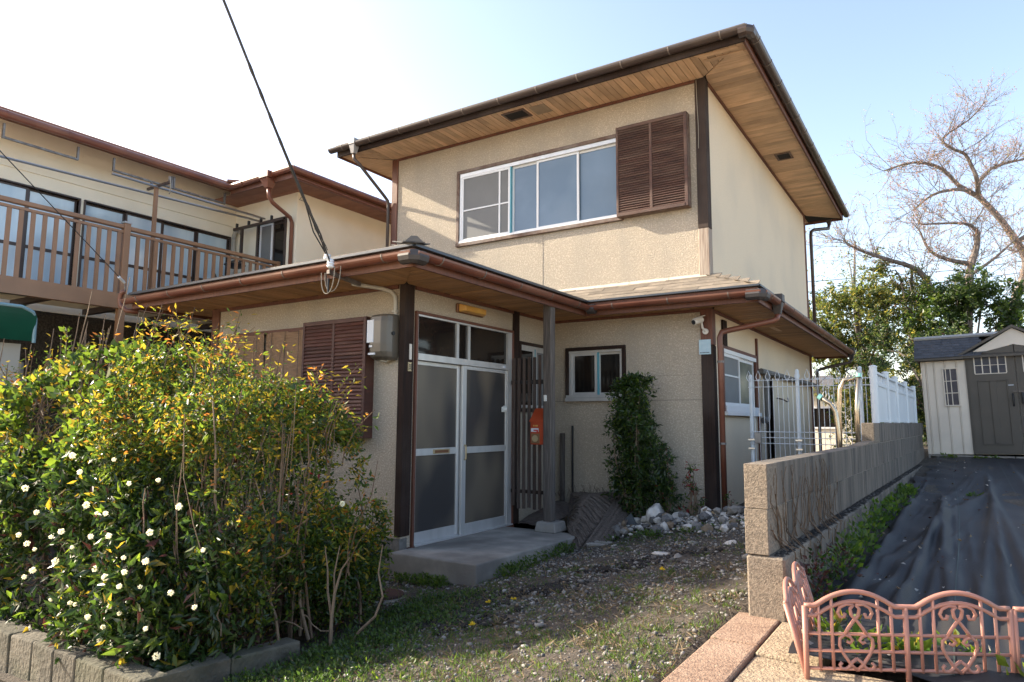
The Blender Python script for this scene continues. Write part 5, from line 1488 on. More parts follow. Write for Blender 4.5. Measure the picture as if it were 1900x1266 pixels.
for i in range(84):
    c0 = i / 83; a0, a1 = R.uniform(0, .5), R.uniform(.55, 1.0)
    if R.random() < .5: a0 = 0
    pts_ = []
    for t in np.linspace(a0, a1, 8):
        cc = min(1, max(0, c0 + .10 * (t - .5) * math.sin(i)))
        p = A_.lerp(B2, t).lerp(D2.lerp(C2, t), cc)
        pts_.append((p.x, p.y, p.z + .13 * math.sin(math.pi * t) * math.sin(math.pi * cc) + .012 * math.sin(t * 9 + cc * 6) + .026))
    b.tube(pts_, R.uniform(.006, .011), 4, cap=False)
tag(b.build('reed_strands', 'reed'), 'split reed strands of the slumped mat', None, None, 'stuff').parent = m1
bpy.data.objects['reed_strands'].location = (Vector(WORLD_OF['reed_strands']) - Vector(WORLD_OF[m1.name]))
b = MB()
A3, B3, C3, D3 = map(Vector, ((1.22, 1.35, .07), (1.38, 1.55, .09), (1.28, 2.75, .36), (1.02, 2.75, .50)))
for i in range(26):
    a0 = i / 25; c0_, c1_ = R.uniform(0, .12), R.uniform(.85, 1.0)
    pts_ = []
    for t in np.linspace(c0_, c1_, 9):
        p = A3.lerp(B3, a0).lerp(D3.lerp(C3, a0), t)
        pts_.append((p.x + .012 * math.sin(t * 5 + i), p.y, p.z + .02 * math.sin(math.pi * a0) * math.sin(math.pi * t) + .012 * math.sin(a0 * 9 + t * 6) + .022))
    b.tube(pts_, R.uniform(.006, .010), 4, cap=False)
o = tag(b.build('reed_strands', 'reed'), None, kind='stuff'); w_ = WORLD_OF[o.name]; o.parent = m3; o.location = Vector(w_) - Vector(WORLD_OF[m3.name])
b = MB()
for i in range(38):
    x = R.uniform(.1, .95); y = R.uniform(2.6, 2.92); z = .42 + .1 * x + R.uniform(0, .05)
    b.tube([(x, y, z), (x + R.uniform(-.05, .05), y - R.uniform(0, .05), z + R.uniform(.04, .12))], .003, 3, cap=False)
tag(b.build('dry_reeds', 'reed_mat'), 'frayed dry reed ends sticking up behind the mat', 'reeds')
for i, (x, y) in enumerate(((1.30, 1.62), (1.28, 1.50))):
    b = MB(); b.hexa([(x - .06, y - .03, G(x, y) - .02), (x + .13, y - .03, G(x, y) - .02), (x + .13, y + .05, G(x, y) - .02), (x - .06, y + .05, G(x, y) - .02)], [(x - .06, y - .03, G(x, y) + .035), (x + .13, y - .03, G(x, y) + .035), (x + .13, y + .05, G(x, y) + .035), (x - .06, y + .05, G(x, y) + .035)])
    tag(b.build('brick', 'concrete'), ['grey brick end at the edge of the reed mat, the rear one', 'grey brick end at the edge of the reed mat, the front one'][i], 'brick', 'brick ends by the reed mat')

# ================================================================== GRASS AND WEEDS
def tufts(name, centres, nb_, hmin, hmax, mats, w_, label, lean=.6, wd=.0035):
    P, Dd, L = [], [], []
    for (x, y, z, r_) in centres:
        for k in range(nb_):
            a = R.uniform(0, 6.28); q = r_ * math.sqrt(R.random())
            P.append((x + q * math.cos(a), y + q * math.sin(a), z)); Dd.append((R.gauss(0, lean), R.gauss(0, lean), 1)); L.append(R.uniform(hmin, hmax))
    P, Dd, L = np.array(P), np.array(Dd), np.array(L)
    o = leaves(name, P, Dd, L, mats, w_, aspect=.10, fold=.05)
    return tag(o, label, kind='stuff')
cs = []
while len(cs) < 1500:
    x, y = R.uniform(.2, 3.55), R.uniform(-2.9, 2.3)
    if not in_yard(x, y): continue
    p = .10
    if y < -.9: p = .42
    if y < -1.6: p = .75
    if x < 1.5 and y < -.4: p = .8
    if math.sin(x * 3.1 + y * 1.3) * math.sin(y * 2.7 - x) > .35: p += .3
    if R.random() > p: continue
    cs.append((x, y, G(x, y), R.uniform(.02, .07)))
tufts('grass', cs, 18, .012, .045, ['grass', 'leaf_bright', 'grass_dry'], [.62, .20, .18], 'short tufts of grass growing through the gravel', .75)
cs = []
while len(cs) < 260:
    x, y = R.uniform(1.0, 3.5), R.uniform(-2.8, 1.6)
    if in_yard(x, y) and R.random() < (.8 if y < -.4 else .25): cs.append((x, y, G(x, y) + .004, R.uniform(.03, .10)))
tufts('dry_grass', cs, 9, .03, .08, ['grass_dry', 'straw'], [.7, .3], 'dry straw coloured grass lying on the yard', 2.6)
def broad(name, centres, n_, s0, s1, mats, w_, label, up=.7):
    P, Dd, L = [], [], []
    for (x, y, z, r_, h_) in centres:
        for k in range(n_):
            a = R.uniform(0, 6.28); q = r_ * math.sqrt(R.random())
            P.append((x + q * math.cos(a), y + q * math.sin(a), z + R.uniform(0, h_))); Dd.append((math.cos(a) * .8 + R.gauss(0, .4), math.sin(a) * .8 + R.gauss(0, .4), up + R.gauss(0, .3))); L.append(R.uniform(s0, s1))
    o = leaves(name, np.array(P), np.array(Dd), np.array(L), mats, w_, aspect=.5, fold=.18)
    return tag(o, label, kind='stuff')
cs = []
for i in range(60): x = R.uniform(.15, 1.1); cs.append((x, -.20 - .12 * R.random(), G(x, -.2), .05, .07)) if x < .75 else None
for i in range(46): y = R.uniform(-.05, 1.35); cs.append((1.07 + .10 * R.random(), y, G(1.1, y), .06, .09))
for i in range(30): t = R.uniform(1.3, 2.9); cs.append((t, 1.75 + R.gauss(0, .12), G(t, 1.7), .07, .06))
broad('weeds', cs, 16, .018, .045, ['grass', 'leaf_mid', 'leaf_bright'], [.5, .35, .15], 'low broad leaved weeds along the porch step and the rocks')
cs = []
for i in range(900):
    x, y = R.uniform(.85, 2.5), R.uniform(-2.7, -.55)
    if in_yard(x, y) and x < 1.75 - .28 * (y + 2.2) + R.gauss(0, .22): cs.append((x, y, G(x, y), .07, .05))
broad('clover', cs, 26, .012, .032, ['grass', 'leaf_dark', 'leaf_mid', 'leaf_bright'], [.4, .28, .24, .08], 'dense low clover between the hedge and the gravel')
cs = []
for i in range(46):
    t = R.uniform(.3, 5.5); w_ = wpt(.20 + R.uniform(0, .13), t, 0)
    cs.append((w_[0], w_[1], G(w_[0], w_[1]) + .0, .07, R.uniform(.08, .20) if t < 3.6 else .08))
broad('weeds', cs, 26, .025, .06, ['grass', 'leaf_mid', 'leaf_bright'], [.45, .3, .25], 'leafy weeds growing along the foot of the block wall', 1.0)
cs = []
for i in range(16):
    t = R.uniform(.15, .8); w_ = wpt(.24 + R.uniform(-.02, .10), t, 0); cs.append((w_[0], w_[1], G(w_[0], w_[1]), .06, .22))
broad('purple_weeds', cs, 22, .018, .04, ['leaf_maroon', 'leaf_dark'], [.7, .3], 'purplish weeds at the near foot of the block wall', .6)
cs = [(4.45 + R.uniform(-.35, .45), -1.83 + R.uniform(-.1, .12), G(4.4, -1.8) + .02, .06, .05) for i in range(11)] + [(4.03 + R.uniform(-.04, .10), -1.9 + R.uniform(0, .35), G(4.0, -1.8) + .02, .05, .06) for i in range(4)]
broad('weeds', cs, 12, .03, .075, ['leaf_bright', 'grass', 'leaf_yellow'], [.55, .3, .15], 'bright green seedlings behind the pink edging fence', .9)
cs = [(4.35, 8.85, .80, .10, .10), (4.42, 8.85, .80, .06, .06), (4.8, 8.8, .82, .08, .02), (4.62, 3.6, .65, .06, .02), (5.0, 8.75, .82, .05, .04)]
broad('weeds', cs, 26, .03, .06, ['grass', 'leaf_bright'], [.5, .5], 'small weeds poking out under the shed')
for k, (x, y) in enumerate(((2.72, -.35), (1.72, -1.02), (1.90, -.98), (2.02, -1.62))):
    f = thing('dandelion', (x, y, G(x, y)), ['yellow dandelion flower closest to the block wall', 'yellow dandelion flower in the mulch, nearer the hedge', 'yellow dandelion flower in the mulch, farther from the hedge', 'small yellow dandelion flower at the sunny edge of the lawn'][k], 'flower', 'dandelions in the yard')
    b = MB(); b.tube([(x, y, G(x, y)), (x + .005, y, G(x, y) + .035)], .002, 4); b.build('stalk', 'grass', f)
    P = np.array([(x + .005, y, G(x, y) + .035)] * 22); D_ = NR.normal(size=(22, 3)); D_[:, 2] = np.abs(D_[:, 2]) * .5 + .1
    leaves('petals', P, D_, .024, ['petal_yellow'], [1], parent=f, aspect=.35, origin=WORLD_OF[f.name])

P, D_ = [], []
for i in range(420):
    if i < 220: x, y = .95 + abs(R.gauss(0, .25)), R.uniform(-2.3, -.9)
    elif i < 300: x, y = R.uniform(.2, .75), -.22 - abs(R.gauss(0, .08))
    else: x, y = R.uniform(1.2, 3.4), R.uniform(-1.8, 2.2)
    if in_yard(x, y) or i < 300: P.append((x, y, G(x, y) + .012)); D_.append((R.gauss(0, 1), R.gauss(0, 1), R.uniform(0, .35)))
tag(leaves('leaf_litter', np.array(P), np.array(D_), NR.uniform(.02, .05, len(P)), ['leaf_maroon', 'straw', 'reed'], [.35, .3, .35], aspect=.45), 'dry brown leaf litter on the yard', kind='stuff')
# ================================================================== PINK EDGING FENCE
def fence_panel(base, d, up, n_arch, wa, label, first_post=True):
    d = Vector(d).normalized(); up = Vector(up).normalized(); nrm = d.cross(up).normalized()
    fp = thing('edging_fence', base, label, 'fence', 'pink plastic edging fence panels')
    B0 = Vector(base)
    def Q(u, z, n=0.0): return B0 + d * u + up * z + nrm * n
    L_ = n_arch * wa
    r_ = .0075
    H = .245
    def arch(u, dz=0):
        t = (u / wa) % 1.0
        return H + dz + .052 * max(0.0, math.sin(math.pi * (t - .12) / .76)) ** .8 if .12 < t < .88 else H + dz
    for dz, r2 in ((.0, .0095), (-.036, .0075)):
        b = MB(); b.tube([Q(u, arch(u, dz)) for u in np.linspace(0, L_, 20 * n_arch + 1)], r2, 6); b.build('top_rail', 'pink_plastic', fp, smooth=True)
    for z in (.145, .085, .022):
        b = MB(); b.tube([Q(0, z), Q(L_, z)], .006, 6); b.build('rail', 'pink_plastic', fp, smooth=True)
    us = []
    for a in range(n_arch):
        us += [a * wa + f * wa for f in (0.0, .14, .27, .73, .86)]
    us.append(L_)
    for k, u in enumerate(us):
        thick = .0105 if abs((u / wa) - round(u / wa)) < .01 else .0065
        b = MB(); b.tube([Q(u, -.05 if thick > .01 else .015), Q(u, arch(u) - .002)], thick, 6); b.build('upright', 'pink_plastic', fp, smooth=True)
    for a in range(n_arch):
        c = (a + .5) * wa
        sc_ = MB()
        s_ = wa / .35
        def curve(pts, r=.0062): sc_.tube([Q(c + x * s_, z, .003) for x, z in pts], r, 6)
        for sg_ in (-1, 1):
            # heart
            curve([(sg_ * x, z) for x, z in [(0, .018), (.022, .04), (.045, .075), (.058, .105), (.056, .130), (.040, .143), (.022, .138), (.012, .124), (.022, .114), (.032, .120)]])
            # crossing loop above the heart, ending in a curl
            curve([(sg_ * x, z) for x, z in [(-.040, .140), (-.026, .165), (-.008, .190), (.012, .212), (.016, .236), (.004, .250)]])
            curve([(sg_ * x, z) for x, z in [(.004, .250), (.030, .252), (.052, .240), (.060, .222), (.052, .206), (.038, .206), (.034, .220)]])
            # foot curl
            curve([(sg_ * x, z) for x, z in [(0, .060), (.018, .046), (.028, .03), (.040, .022), (.055, .024), (.060, .036), (.052, .046)]])
        sc_.build('scroll', 'pink_plastic', fp, smooth=True)
    return fp
def gp(x, y, dz=.0): return (x, y, G(x, y) + dz)
z_f = .49
fence_panel((3.972, -2.195, .475), (.910, .415, .025), (0, 0, 1), 2, .352, 'pink scrolled edging fence panel facing the paving, with two arches')
fence_panel((3.972 + .704 * .91 + .012, -2.195 + .704 * .415 + .005, .492), (.94, .34, .02), (0, 0, 1), 2, .352, 'pink scrolled edging fence panel continuing out of the frame')
fence_panel((3.965, -2.18, .478), (-.09, .99, .0), (-.26, .0, .966), 2, .352, 'pink scrolled edging fence panel leaning back towards the block wall')
# ================================================================== HEDGE SHRUBS
HX = np.array([-4.6, -4.0, -2.6, -1.4, -.7, .2, .62, .84, .99, 1.05])
HZ = np.array([1.64, 1.68, 1.84, 2.02, 1.97, 1.79, 1.63, 1.33, 1.0, .55])
def htop(x): return np.interp(x, HX, HZ)
YC = -1.85
def hedge_points(n, xa, xb, zmin=.02, surf=.6, ext=.78, ztop=1.0, ylim=None):
    out, nr_ = [], []
    while len(out) < n:
        x = R.uniform(xa, xb); h_ = float(htop(x)) * ztop
        # squeeze at the far ends of the section
        endk = 1 - max(0, (x - .55) / .70) ** 2 * .55 if x > .55 else 1
        th = ext * endk
        ay = R.uniform(-1, 1); az = R.random()
        if R.random() < surf:
            if R.random() < .7: ay = (1 if R.random() < .3 else -1) * R.uniform(.80, 1.02)
            else: az = R.uniform(.86, 1.0)
        hh = h_ * (1 - .22 * abs(ay) ** 2.5)
        z = zmin + (hh - zmin) * az
        y = YC + th * ay * (1 - .12 * az ** 3)
        # bumps and hollows
        k = math.sin(x * 4.1 + z * 2.3) + math.sin(z * 5.3 - x * 1.9 + 1) + .7 * math.sin(x * 9.1 + z * 7.7)
        y += .05 * k * (1 if ay > 0 else -1)
        if ylim and not (ylim[0] < y < ylim[1]): continue
        if R.random() < .75 and k < -.5: continue
        out.append((x, y, z)); nr_.append((.35 * (x - .3) * (x > .7), ay, .35 + az * .5))
    return np.array(out), np.array(nr_)

def sub_leaves(centres, normals, per, spread, size, droop=.2):
    """short twigs at the centres, each carrying its leaves in two ranks"""
    n = len(centres)
    T_ = unit(unit(normals) * .75 + NR.normal(size=(n, 3)) * .6 - np.array([[0, 0, droop * .5]]))
    S_ = unit(np.cross(T_, NR.normal(size=(n, 3))))
    ln = spread * 2.3 * NR.uniform(.6, 1.3, n)
    sz = size * np.clip(np.exp(NR.normal(0, .28, n)), .5, 1.45)
    P, D, L = [], [], []
    for k in range(per):
        t = (k + .5) / per
        sg = 1 if k % 2 else -1
        P.append(centres + T_ * (ln * (t - .4))[:, None] + NR.normal(size=(n, 3)) * spread * .16)
        D.append(T_ * .55 + S_ * sg * .85 + NR.normal(size=(n, 3)) * .38 - np.array([[0, 0, droop]]))
        L.append(sz * NR.uniform(.6, 1.2, n) * (1.1 - .35 * abs(t - .5)))
    return np.concatenate(P), np.concatenate(D), np.concatenate(L)

ORG = (0, YC, 0)
# fine leaved evergreen mass, the body of the hedge
hb = thing('nandina_shrub', (.3, YC, 0), 'tall tangled green and yellow leaved shrub forming the right of the hedge', 'shrub', 'shrubs of the hedge')
c, nrm = hedge_points(6000, -.75, 1.05, zmin=.03)
ex, en = [], []
while len(ex) < 900:
    v = Vector((R.gauss(0, 1), R.gauss(0, 1), R.gauss(0, 1))).normalized() * R.random() ** .4
    q = (.80 + .30 * v.x, -1.62 + .38 * v.y, .36 + .44 * v.z)
    if q[2] > .0 and math.sin(q[0] * 12 + q[2] * 9) + math.sin(q[2] * 14 - q[1] * 7) > -1.2: ex.append(q); en.append((v.x, v.y, v.z + .3))
c2_, n2_ = hedge_points(1500, -.4, .92, zmin=.05, surf=0.0)
c = np.concatenate([c, np.array(ex), c2_]); nrm = np.concatenate([nrm, np.array(en), n2_])
P, D, L = sub_leaves(c, nrm, 8, .048, .038)
mi = np.zeros(len(P), int)
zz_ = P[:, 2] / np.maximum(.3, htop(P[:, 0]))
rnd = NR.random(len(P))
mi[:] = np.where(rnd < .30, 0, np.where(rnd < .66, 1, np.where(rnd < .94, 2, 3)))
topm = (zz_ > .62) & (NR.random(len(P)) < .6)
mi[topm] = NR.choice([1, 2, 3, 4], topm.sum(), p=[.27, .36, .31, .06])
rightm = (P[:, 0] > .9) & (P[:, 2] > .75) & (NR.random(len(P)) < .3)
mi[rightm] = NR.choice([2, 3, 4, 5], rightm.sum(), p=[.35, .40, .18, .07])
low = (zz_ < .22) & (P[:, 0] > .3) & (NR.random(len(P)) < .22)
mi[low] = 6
HL = ['leaf_dark', 'leaf_mid', 'leaf_bright', 'leaf_yellow', 'leaf_orange', 'leaf_red', 'leaf_maroon']
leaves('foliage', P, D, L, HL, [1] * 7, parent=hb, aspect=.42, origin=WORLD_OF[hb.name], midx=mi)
def stems(parent, n, xa, xb, z1a, z1b, r0, mats, lean=.22, yr=(-.45, .4)):
    for mname in mats:
        paths = []
        for i in range(n // len(mats)):
            x = R.uniform(xa, xb); y = YC + R.uniform(*yr); top = min(R.uniform(z1a, z1b), float(htop(x)) * .98)
            dx, dy = R.gauss(0, lean), R.gauss(0, lean * .6)
            pts = []; k = 6
            for j in range(k):
                t = j / (k - 1)
                pts.append((x + dx * t + .025 * math.sin(j * 2.1 + i), y + dy * t + .02 * math.sin(j * 1.7 + i * 2), .02 + top * t))
            r_ = r0 * R.uniform(.5, 1.3)
            paths.append((pts, [r_ * (1 - .7 * j / (k - 1)) for j in range(k)]))
        m = twig_geo(paths, 5); tag(m.build('stems', mname, parent), None, kind='stuff')
stems(hb, 90, -.6, 1.0, .9, 1.9, .011, ['stem', 'stem_pale'])
stems(hb, 26, -.5, .85, .7, 1.5, .007, ['stem', 'stem_pale'], .22, (-.70, -.45))
# sprays reaching above the hedge
paths, P, D, L = [], [], [], []
for i in range(46):
    x = R.uniform(-3.4, 1.15); z0 = float(htop(x)) - .15; y = YC + R.uniform(-.35, .35)
    h_ = R.uniform(.14, .34) * (1.15 if -1.7 < x < -.5 else .8); dx, dy = R.gauss(.05, .14), R.gauss(0, .08)
    pts = [(x + dx * t * t, y + dy * t, z0 + (h_ + .15) * t) for t in np.linspace(0, 1, 6)]
    paths.append((pts, [.0062 - .0008 * k for k in range(6)]))
    for q in range(26):
        t = R.uniform(.35, 1.0); p = Vector(pts[0]).lerp(Vector(pts[-1]), t)
        a = R.uniform(0, 6.28); o_ = R.uniform(.0, .10)
        P.append((x + dx * t * t + o_ * math.cos(a), y + dy * t + o_ * math.sin(a), z0 + (h_ + .15) * t - o_ * .2)); D.append((math.cos(a) + R.gauss(0, .4), math.sin(a) + R.gauss(0, .4), R.gauss(.1, .55))); L.append(R.uniform(.03, .065))
tag(twig_geo(paths, 4).build('sprays', 'stem', hb), None, kind='stuff')
leaves('spray_leaves', np.array(P), np.array(D), np.array(L), ['leaf_yellow', 'leaf_orange', 'leaf_bright', 'leaf_mid'], [.52, .14, .22, .12], parent=hb, aspect=.3, origin=WORLD_OF[hb.name])

# white flowered shrub at the front foot
df = thing('flowering_shrub', (-.3, -2.5, 0), 'dark leaved shrub with white flower clusters at the foot of the hedge', 'shrub', 'shrubs of the hedge')
c, nrm = hedge_points(1900, -2.4, 1.0, zmin=.04, surf=.8, ext=1.0, ztop=.62, ylim=(-3.3, -1.9))
P, D, L = sub_leaves(c, nrm, 7, .045, .070, .05)
leaves('foliage', P, D, L, ['leaf_dark', 'leaf_mid', 'leaf_bright', 'leaf_maroon', 'leaf_yellow'], [.60, .23, .09, .05, .03], parent=df, aspect=.34, origin=WORLD_OF[df.name])
def flower_mesh():
    n = 46
    d = unit(NR.normal(size=(n, 3))); P = d * .012
    V, F = leaf_geo(P * .8, d + NR.normal(size=(n, 3)) * .5, np.full(n, .016), .75, .3)
    me = npmesh('flower_cluster', V, F, ['petal'], parent=None)
    return me
fpx = [(-.95, .93), (-.73, .78), (-.30, 1.02), (-.05, .83), (.10, .84), (-.02, .70), (-.85, .55), (-.78, .40), (-.62, .42), (-.32, .47), (.05, .50), (.25, .48), (.42, .52), (.50, .60), (.62, .72), (.30, .66), (.48, .45), (.70, .55), (.88, .62),
       (-.20, .30), (-.40, .28), (-.05, .25), (.15, .28), (.30, .22), (.52, .30), (.66, .22), (-.55, .65), (-1.1, .62), (-1.3, .80), (-1.5, .60), (-1.2, .35), (.80, .40), (.02, 1.10), (.35, 1.0), (-.50, 1.15), (.60, .98), (.92, .34), (.78, .14),
       (.40, .10), (.18, .12), (-.15, .14), (.95, .80), (-.1, .60), (.20, .80), (.36, .36), (.58, .42), (-.66, .55), (-.35, .70), (.75, .85)]
fsrc = None
for k, (x, z) in enumerate(fpx):
    x = x * .88 + .22
    hh = float(htop(x)) * .62
    y = YC - .93 * (1 - max(0, (x - .6)) ** 2 * .9) * (1 - .10 * (z / hh) ** 3) - .14 - .06 * R.random()
    p = (x + R.uniform(-.05, .05), y, z + R.uniform(-.04, .04) + .05)
    if fsrc is None:
        fsrc = flower_mesh(); fsrc.parent = df; w0 = WORLD_OF[df.name]; fsrc.location = (p[0] - w0[0], p[1] - w0[1], p[2] - w0[2]); WORLD_OF[fsrc.name] = p
    else:
        s_ = R.uniform(.5, .95); inst(fsrc, 'flower_cluster', df, p, rot=(R.uniform(0, 3), R.uniform(0, 3), R.uniform(0, 3)), scale=(s_, s_, s_))
paths = []
for i in range(420):
    x = R.uniform(-2.4, .9); z = R.uniform(.05, .75); y = R.uniform(-2.72, -1.9)
    a = R.gauss(0, .55) + (math.pi if R.random() < .5 else 0); pts = [(x, y, z)]
    for k in range(4):
        a += R.gauss(0, .35); pts.append((pts[-1][0] + .085 * math.cos(a), pts[-1][1] + R.gauss(0, .02), pts[-1][2] + .075 * math.sin(a) + .02))
    paths.append((pts, [.0055, .005, .0045, .004, .003]))
tag(twig_geo(paths[:260], 4).build('twigs', 'stem', df), None, kind='stuff'); tag(twig_geo(paths[260:], 4).build('twigs', 'stem_pale', df), None, kind='stuff')

# round leaved bright shrub left of the middle
eu = thing('euonymus_shrub', (-1.9, -1.9, 0), 'bright green round leaved shrub with upright tips left in the hedge', 'shrub', 'shrubs of the hedge')
c, nrm = hedge_points(620, -2.1, -.55, zmin=.75, surf=.85, ext=.80)
P, D, L = sub_leaves(c, nrm, 6, .055, .062, -.25)
leaves('foliage', P, D, L, ['leaf_bright', 'leaf_mid', 'leaf_yellow', 'leaf_dark'], [.42, .30, .12, .16], parent=eu, aspect=.62, origin=WORLD_OF[eu.name])
P, D, L = [], [], []
paths = []
for x, z1 in ((-1.92, 2.16), (-1.78, 2.02), (-2.02, 1.86), (-1.5, 1.95), (-1.62, 1.75), (-1.25, 1.85)):
    y = YC - .25 + R.uniform(-.1, .1); paths.append(([(x, y, z1 - .55), (x + .01, y, z1 - .2), (x, y, z1)], [.007, .005, .003]))
    for q in range(44):
        a = R.uniform(0, 6.28); z = z1 - R.random() ** 1.4 * .45
        P.append((x + .012 * math.cos(a), y + .012 * math.sin(a), z)); D.append((math.cos(a), math.sin(a), .8)); L.append(R.uniform(.045, .075))
leaves('tips', np.array(P), np.array(D), np.array(L), ['leaf_bright', 'leaf_yellow', 'leaf_mid'], [.7, .15, .15], parent=eu, aspect=.6, origin=WORLD_OF[eu.name])
twig_geo(paths, 5).build('stems', 'stem', eu)
stems(eu, 12, -2.0, -.7, 1.0, 1.7, .014, ['stem'])

# sparse twiggy shrub at the left with bare shoots
bs = thing('twiggy_shrub', (-3, -1.9, 0), 'half bare shrub with upright leafless shoots and orange young leaves', 'shrub', 'shrubs of the hedge')
c, nrm = hedge_points(1150, -4.5, -1.5, zmin=.25, surf=.7)
P, D, L = sub_leaves(c, nrm, 5, .06, .055)
mi = NR.choice(5, len(P), p=[.30, .22, .14, .22, .12]); 
leaves('foliage', P, D, L, ['leaf_dark', 'leaf_mid', 'leaf_bright', 'leaf_yellow', 'leaf_orange'], [1] * 5, parent=bs, aspect=.42, origin=WORLD_OF[bs.name], midx=mi)
for m_, n in (('stem', 340), ('stem_pale', 120)):
    paths = []
    for i in range(n):
        x = R.uniform(-4.3, -.4); z = R.uniform(.10, 1.5); y = R.uniform(-2.55, -1.5); a = R.uniform(-.5, 3.6); pts = [(x, y, z)]
        for k in range(4):
            a += R.gauss(0, .4); pts.append((pts[-1][0] + .10 * math.cos(a), pts[-1][1] + R.gauss(0, .03), pts[-1][2] + .09 * math.sin(a)))
        paths.append((pts, [.006, .0055, .005, .004, .003]))
    tag(twig_geo(paths, 4).build('twigs', m_, bs), None, kind='stuff')
paths = []
for x, h_, dx in ((-3.05, .55, .02), (-2.9, .35, -.02), (-2.62, .62, .06), (-2.45, .45, -.10), (-2.28, .55, .03), (-2.05, .35, .05), (-1.95, .62, .16), (-1.75, .50, .30), (-3.3, .4, -.05), (-3.5, .5, .04), (-2.2, .40, .18), (-2.75, .38, .10), (-1.85, .75, .22), (-2.5, .5, .2), (-1.7, .42, .1), (-3.15, .3, .1)):
    z0 = float(htop(x)) - .35; y = YC + R.uniform(-.3, .2)
    pts = [(x + dx * t + .01 * math.sin(t * 9), y + .05 * t, z0 + (h_ + .30) * t) for t in np.linspace(0, 1, 6)]
    paths.append((pts, [.0085 * (1 - .12 * k) for k in range(6)]))
    if R.random() < .6: p = pts[3]; paths.append(([p, (p[0] + R.uniform(-.1, .1), p[1], p[2] + R.uniform(.1, .25))], [.004, .003]))
twig_geo(paths, 5).build('shoots', 'stem_pale', bs)
# dry sapling at the right foot of the hedge
ds = thing('dry_sapling', (1.28, -1.75, 0), 'pale dry forked sapling at the right foot of the hedge', 'sapling')
b = MB()
b.tube([(1.20, -1.95, -.05), (1.20, -1.95, .18), (1.22, -1.95, .34), (1.25, -1.93, .48), (1.31, -1.92, .56)], [.013, .011, .009, .006, .003], 6)
b.tube([(1.20, -1.95, .20), (1.16, -1.95, .34), (1.13, -1.93, .47), (1.10, -1.93, .60)], [.009, .007, .005, .003], 5)
b.tube([(1.22, -1.95, .32), (1.20, -1.94, .45), (1.22, -1.92, .62)], [.006, .005, .003], 5)
b.tube([(1.22, -1.85, -.05), (1.31, -1.82, .10), (1.42, -1.80, .20), (1.46, -1.78, .32), (1.40, -1.76, .45), (1.42, -1.75, .62)], [.010, .009, .008, .007, .005, .003], 5)
b.build('stem', 'stem_pale', ds)

# ================================================================== SHRUBS BY THE HOUSE WALL
def small_shrub(name, label, x0, y0, zb, w_, ztop, n, stems_n, leafw, group='shrubs against the house wall', zc=.55, size=.05):
    s_ = thing(name, (x0, y0, zb), label, 'shrub', group)
    c, nn = [], []
    while len(c) < n:
        z = R.random(); a = R.uniform(0, 6.28); q = math.sqrt(R.random())
        rr = w_ * (.34 + .66 * math.sin(math.pi * min(1, max(0.02, z * .82 + .16))) ** .8) * (.72 + .42 * math.sin(z * 13 + a * 3) * math.sin(z * 7 + 1 + a))
        if z < .18 and R.random() < .6: continue
        c.append((x0 + rr * q * math.cos(a) + .05 * math.sin(z * 6), y0 + .62 * rr * q * math.sin(a), zb + (ztop - zb) * z)); nn.append((math.cos(a), math.sin(a), .4))
    P, D, L = sub_leaves(np.array(c), np.array(nn), 7, .045, size)
    leaves('foliage', P, D, L, ['leaf_dark', 'leaf_mid', 'leaf_bright', 'leaf_red'], leafw, parent=s_, aspect=.34, origin=WORLD_OF[s_.name])
    paths = []
    for i in range(stems_n):
        dx, dy = R.gauss(0, w_ * .3), R.gauss(0, w_ * .2); h_ = (ztop - zb) * R.uniform(.55, .98)
        paths.append(([(x0 + dx * .4 + dx * .6 * t + .02 * math.sin(t * 7 + i), y0 + dy * t, zb - .05 + h_ * t) for t in np.linspace(0, 1, 6)], [.016 * (1 - .14 * k) for k in range(6)]))
    twig_geo(paths, 6).build('stems', 'stem_pale', s_)
    return s_
small_shrub('nandina_shrub', 'dark green bushy shrub with several stems against the lower house wall', 1.33, 2.55, .28, .45, 1.93, 1350, 9, [.50, .34, .16, .0], size=.055)
small_shrub('nandina_shrub', 'thin lower shrub leaning out beside the dark bushy one', 1.66, 2.62, .3, .17, 1.15, 170, 5, [.55, .28, .12, .05])
small_shrub('nandina_shrub', 'sparse reddish tipped seedling shrub near the corner post', 1.93, 2.70, .3, .12, .92, 42, 6, [.25, .25, .2, .3], size=.045)
small_shrub('nandina_shrub', 'tiny seedling at the foot of the red downpipe', 2.32, 2.85, .36, .07, .60, 12, 4, [.4, .3, .1, .2], size=.035)

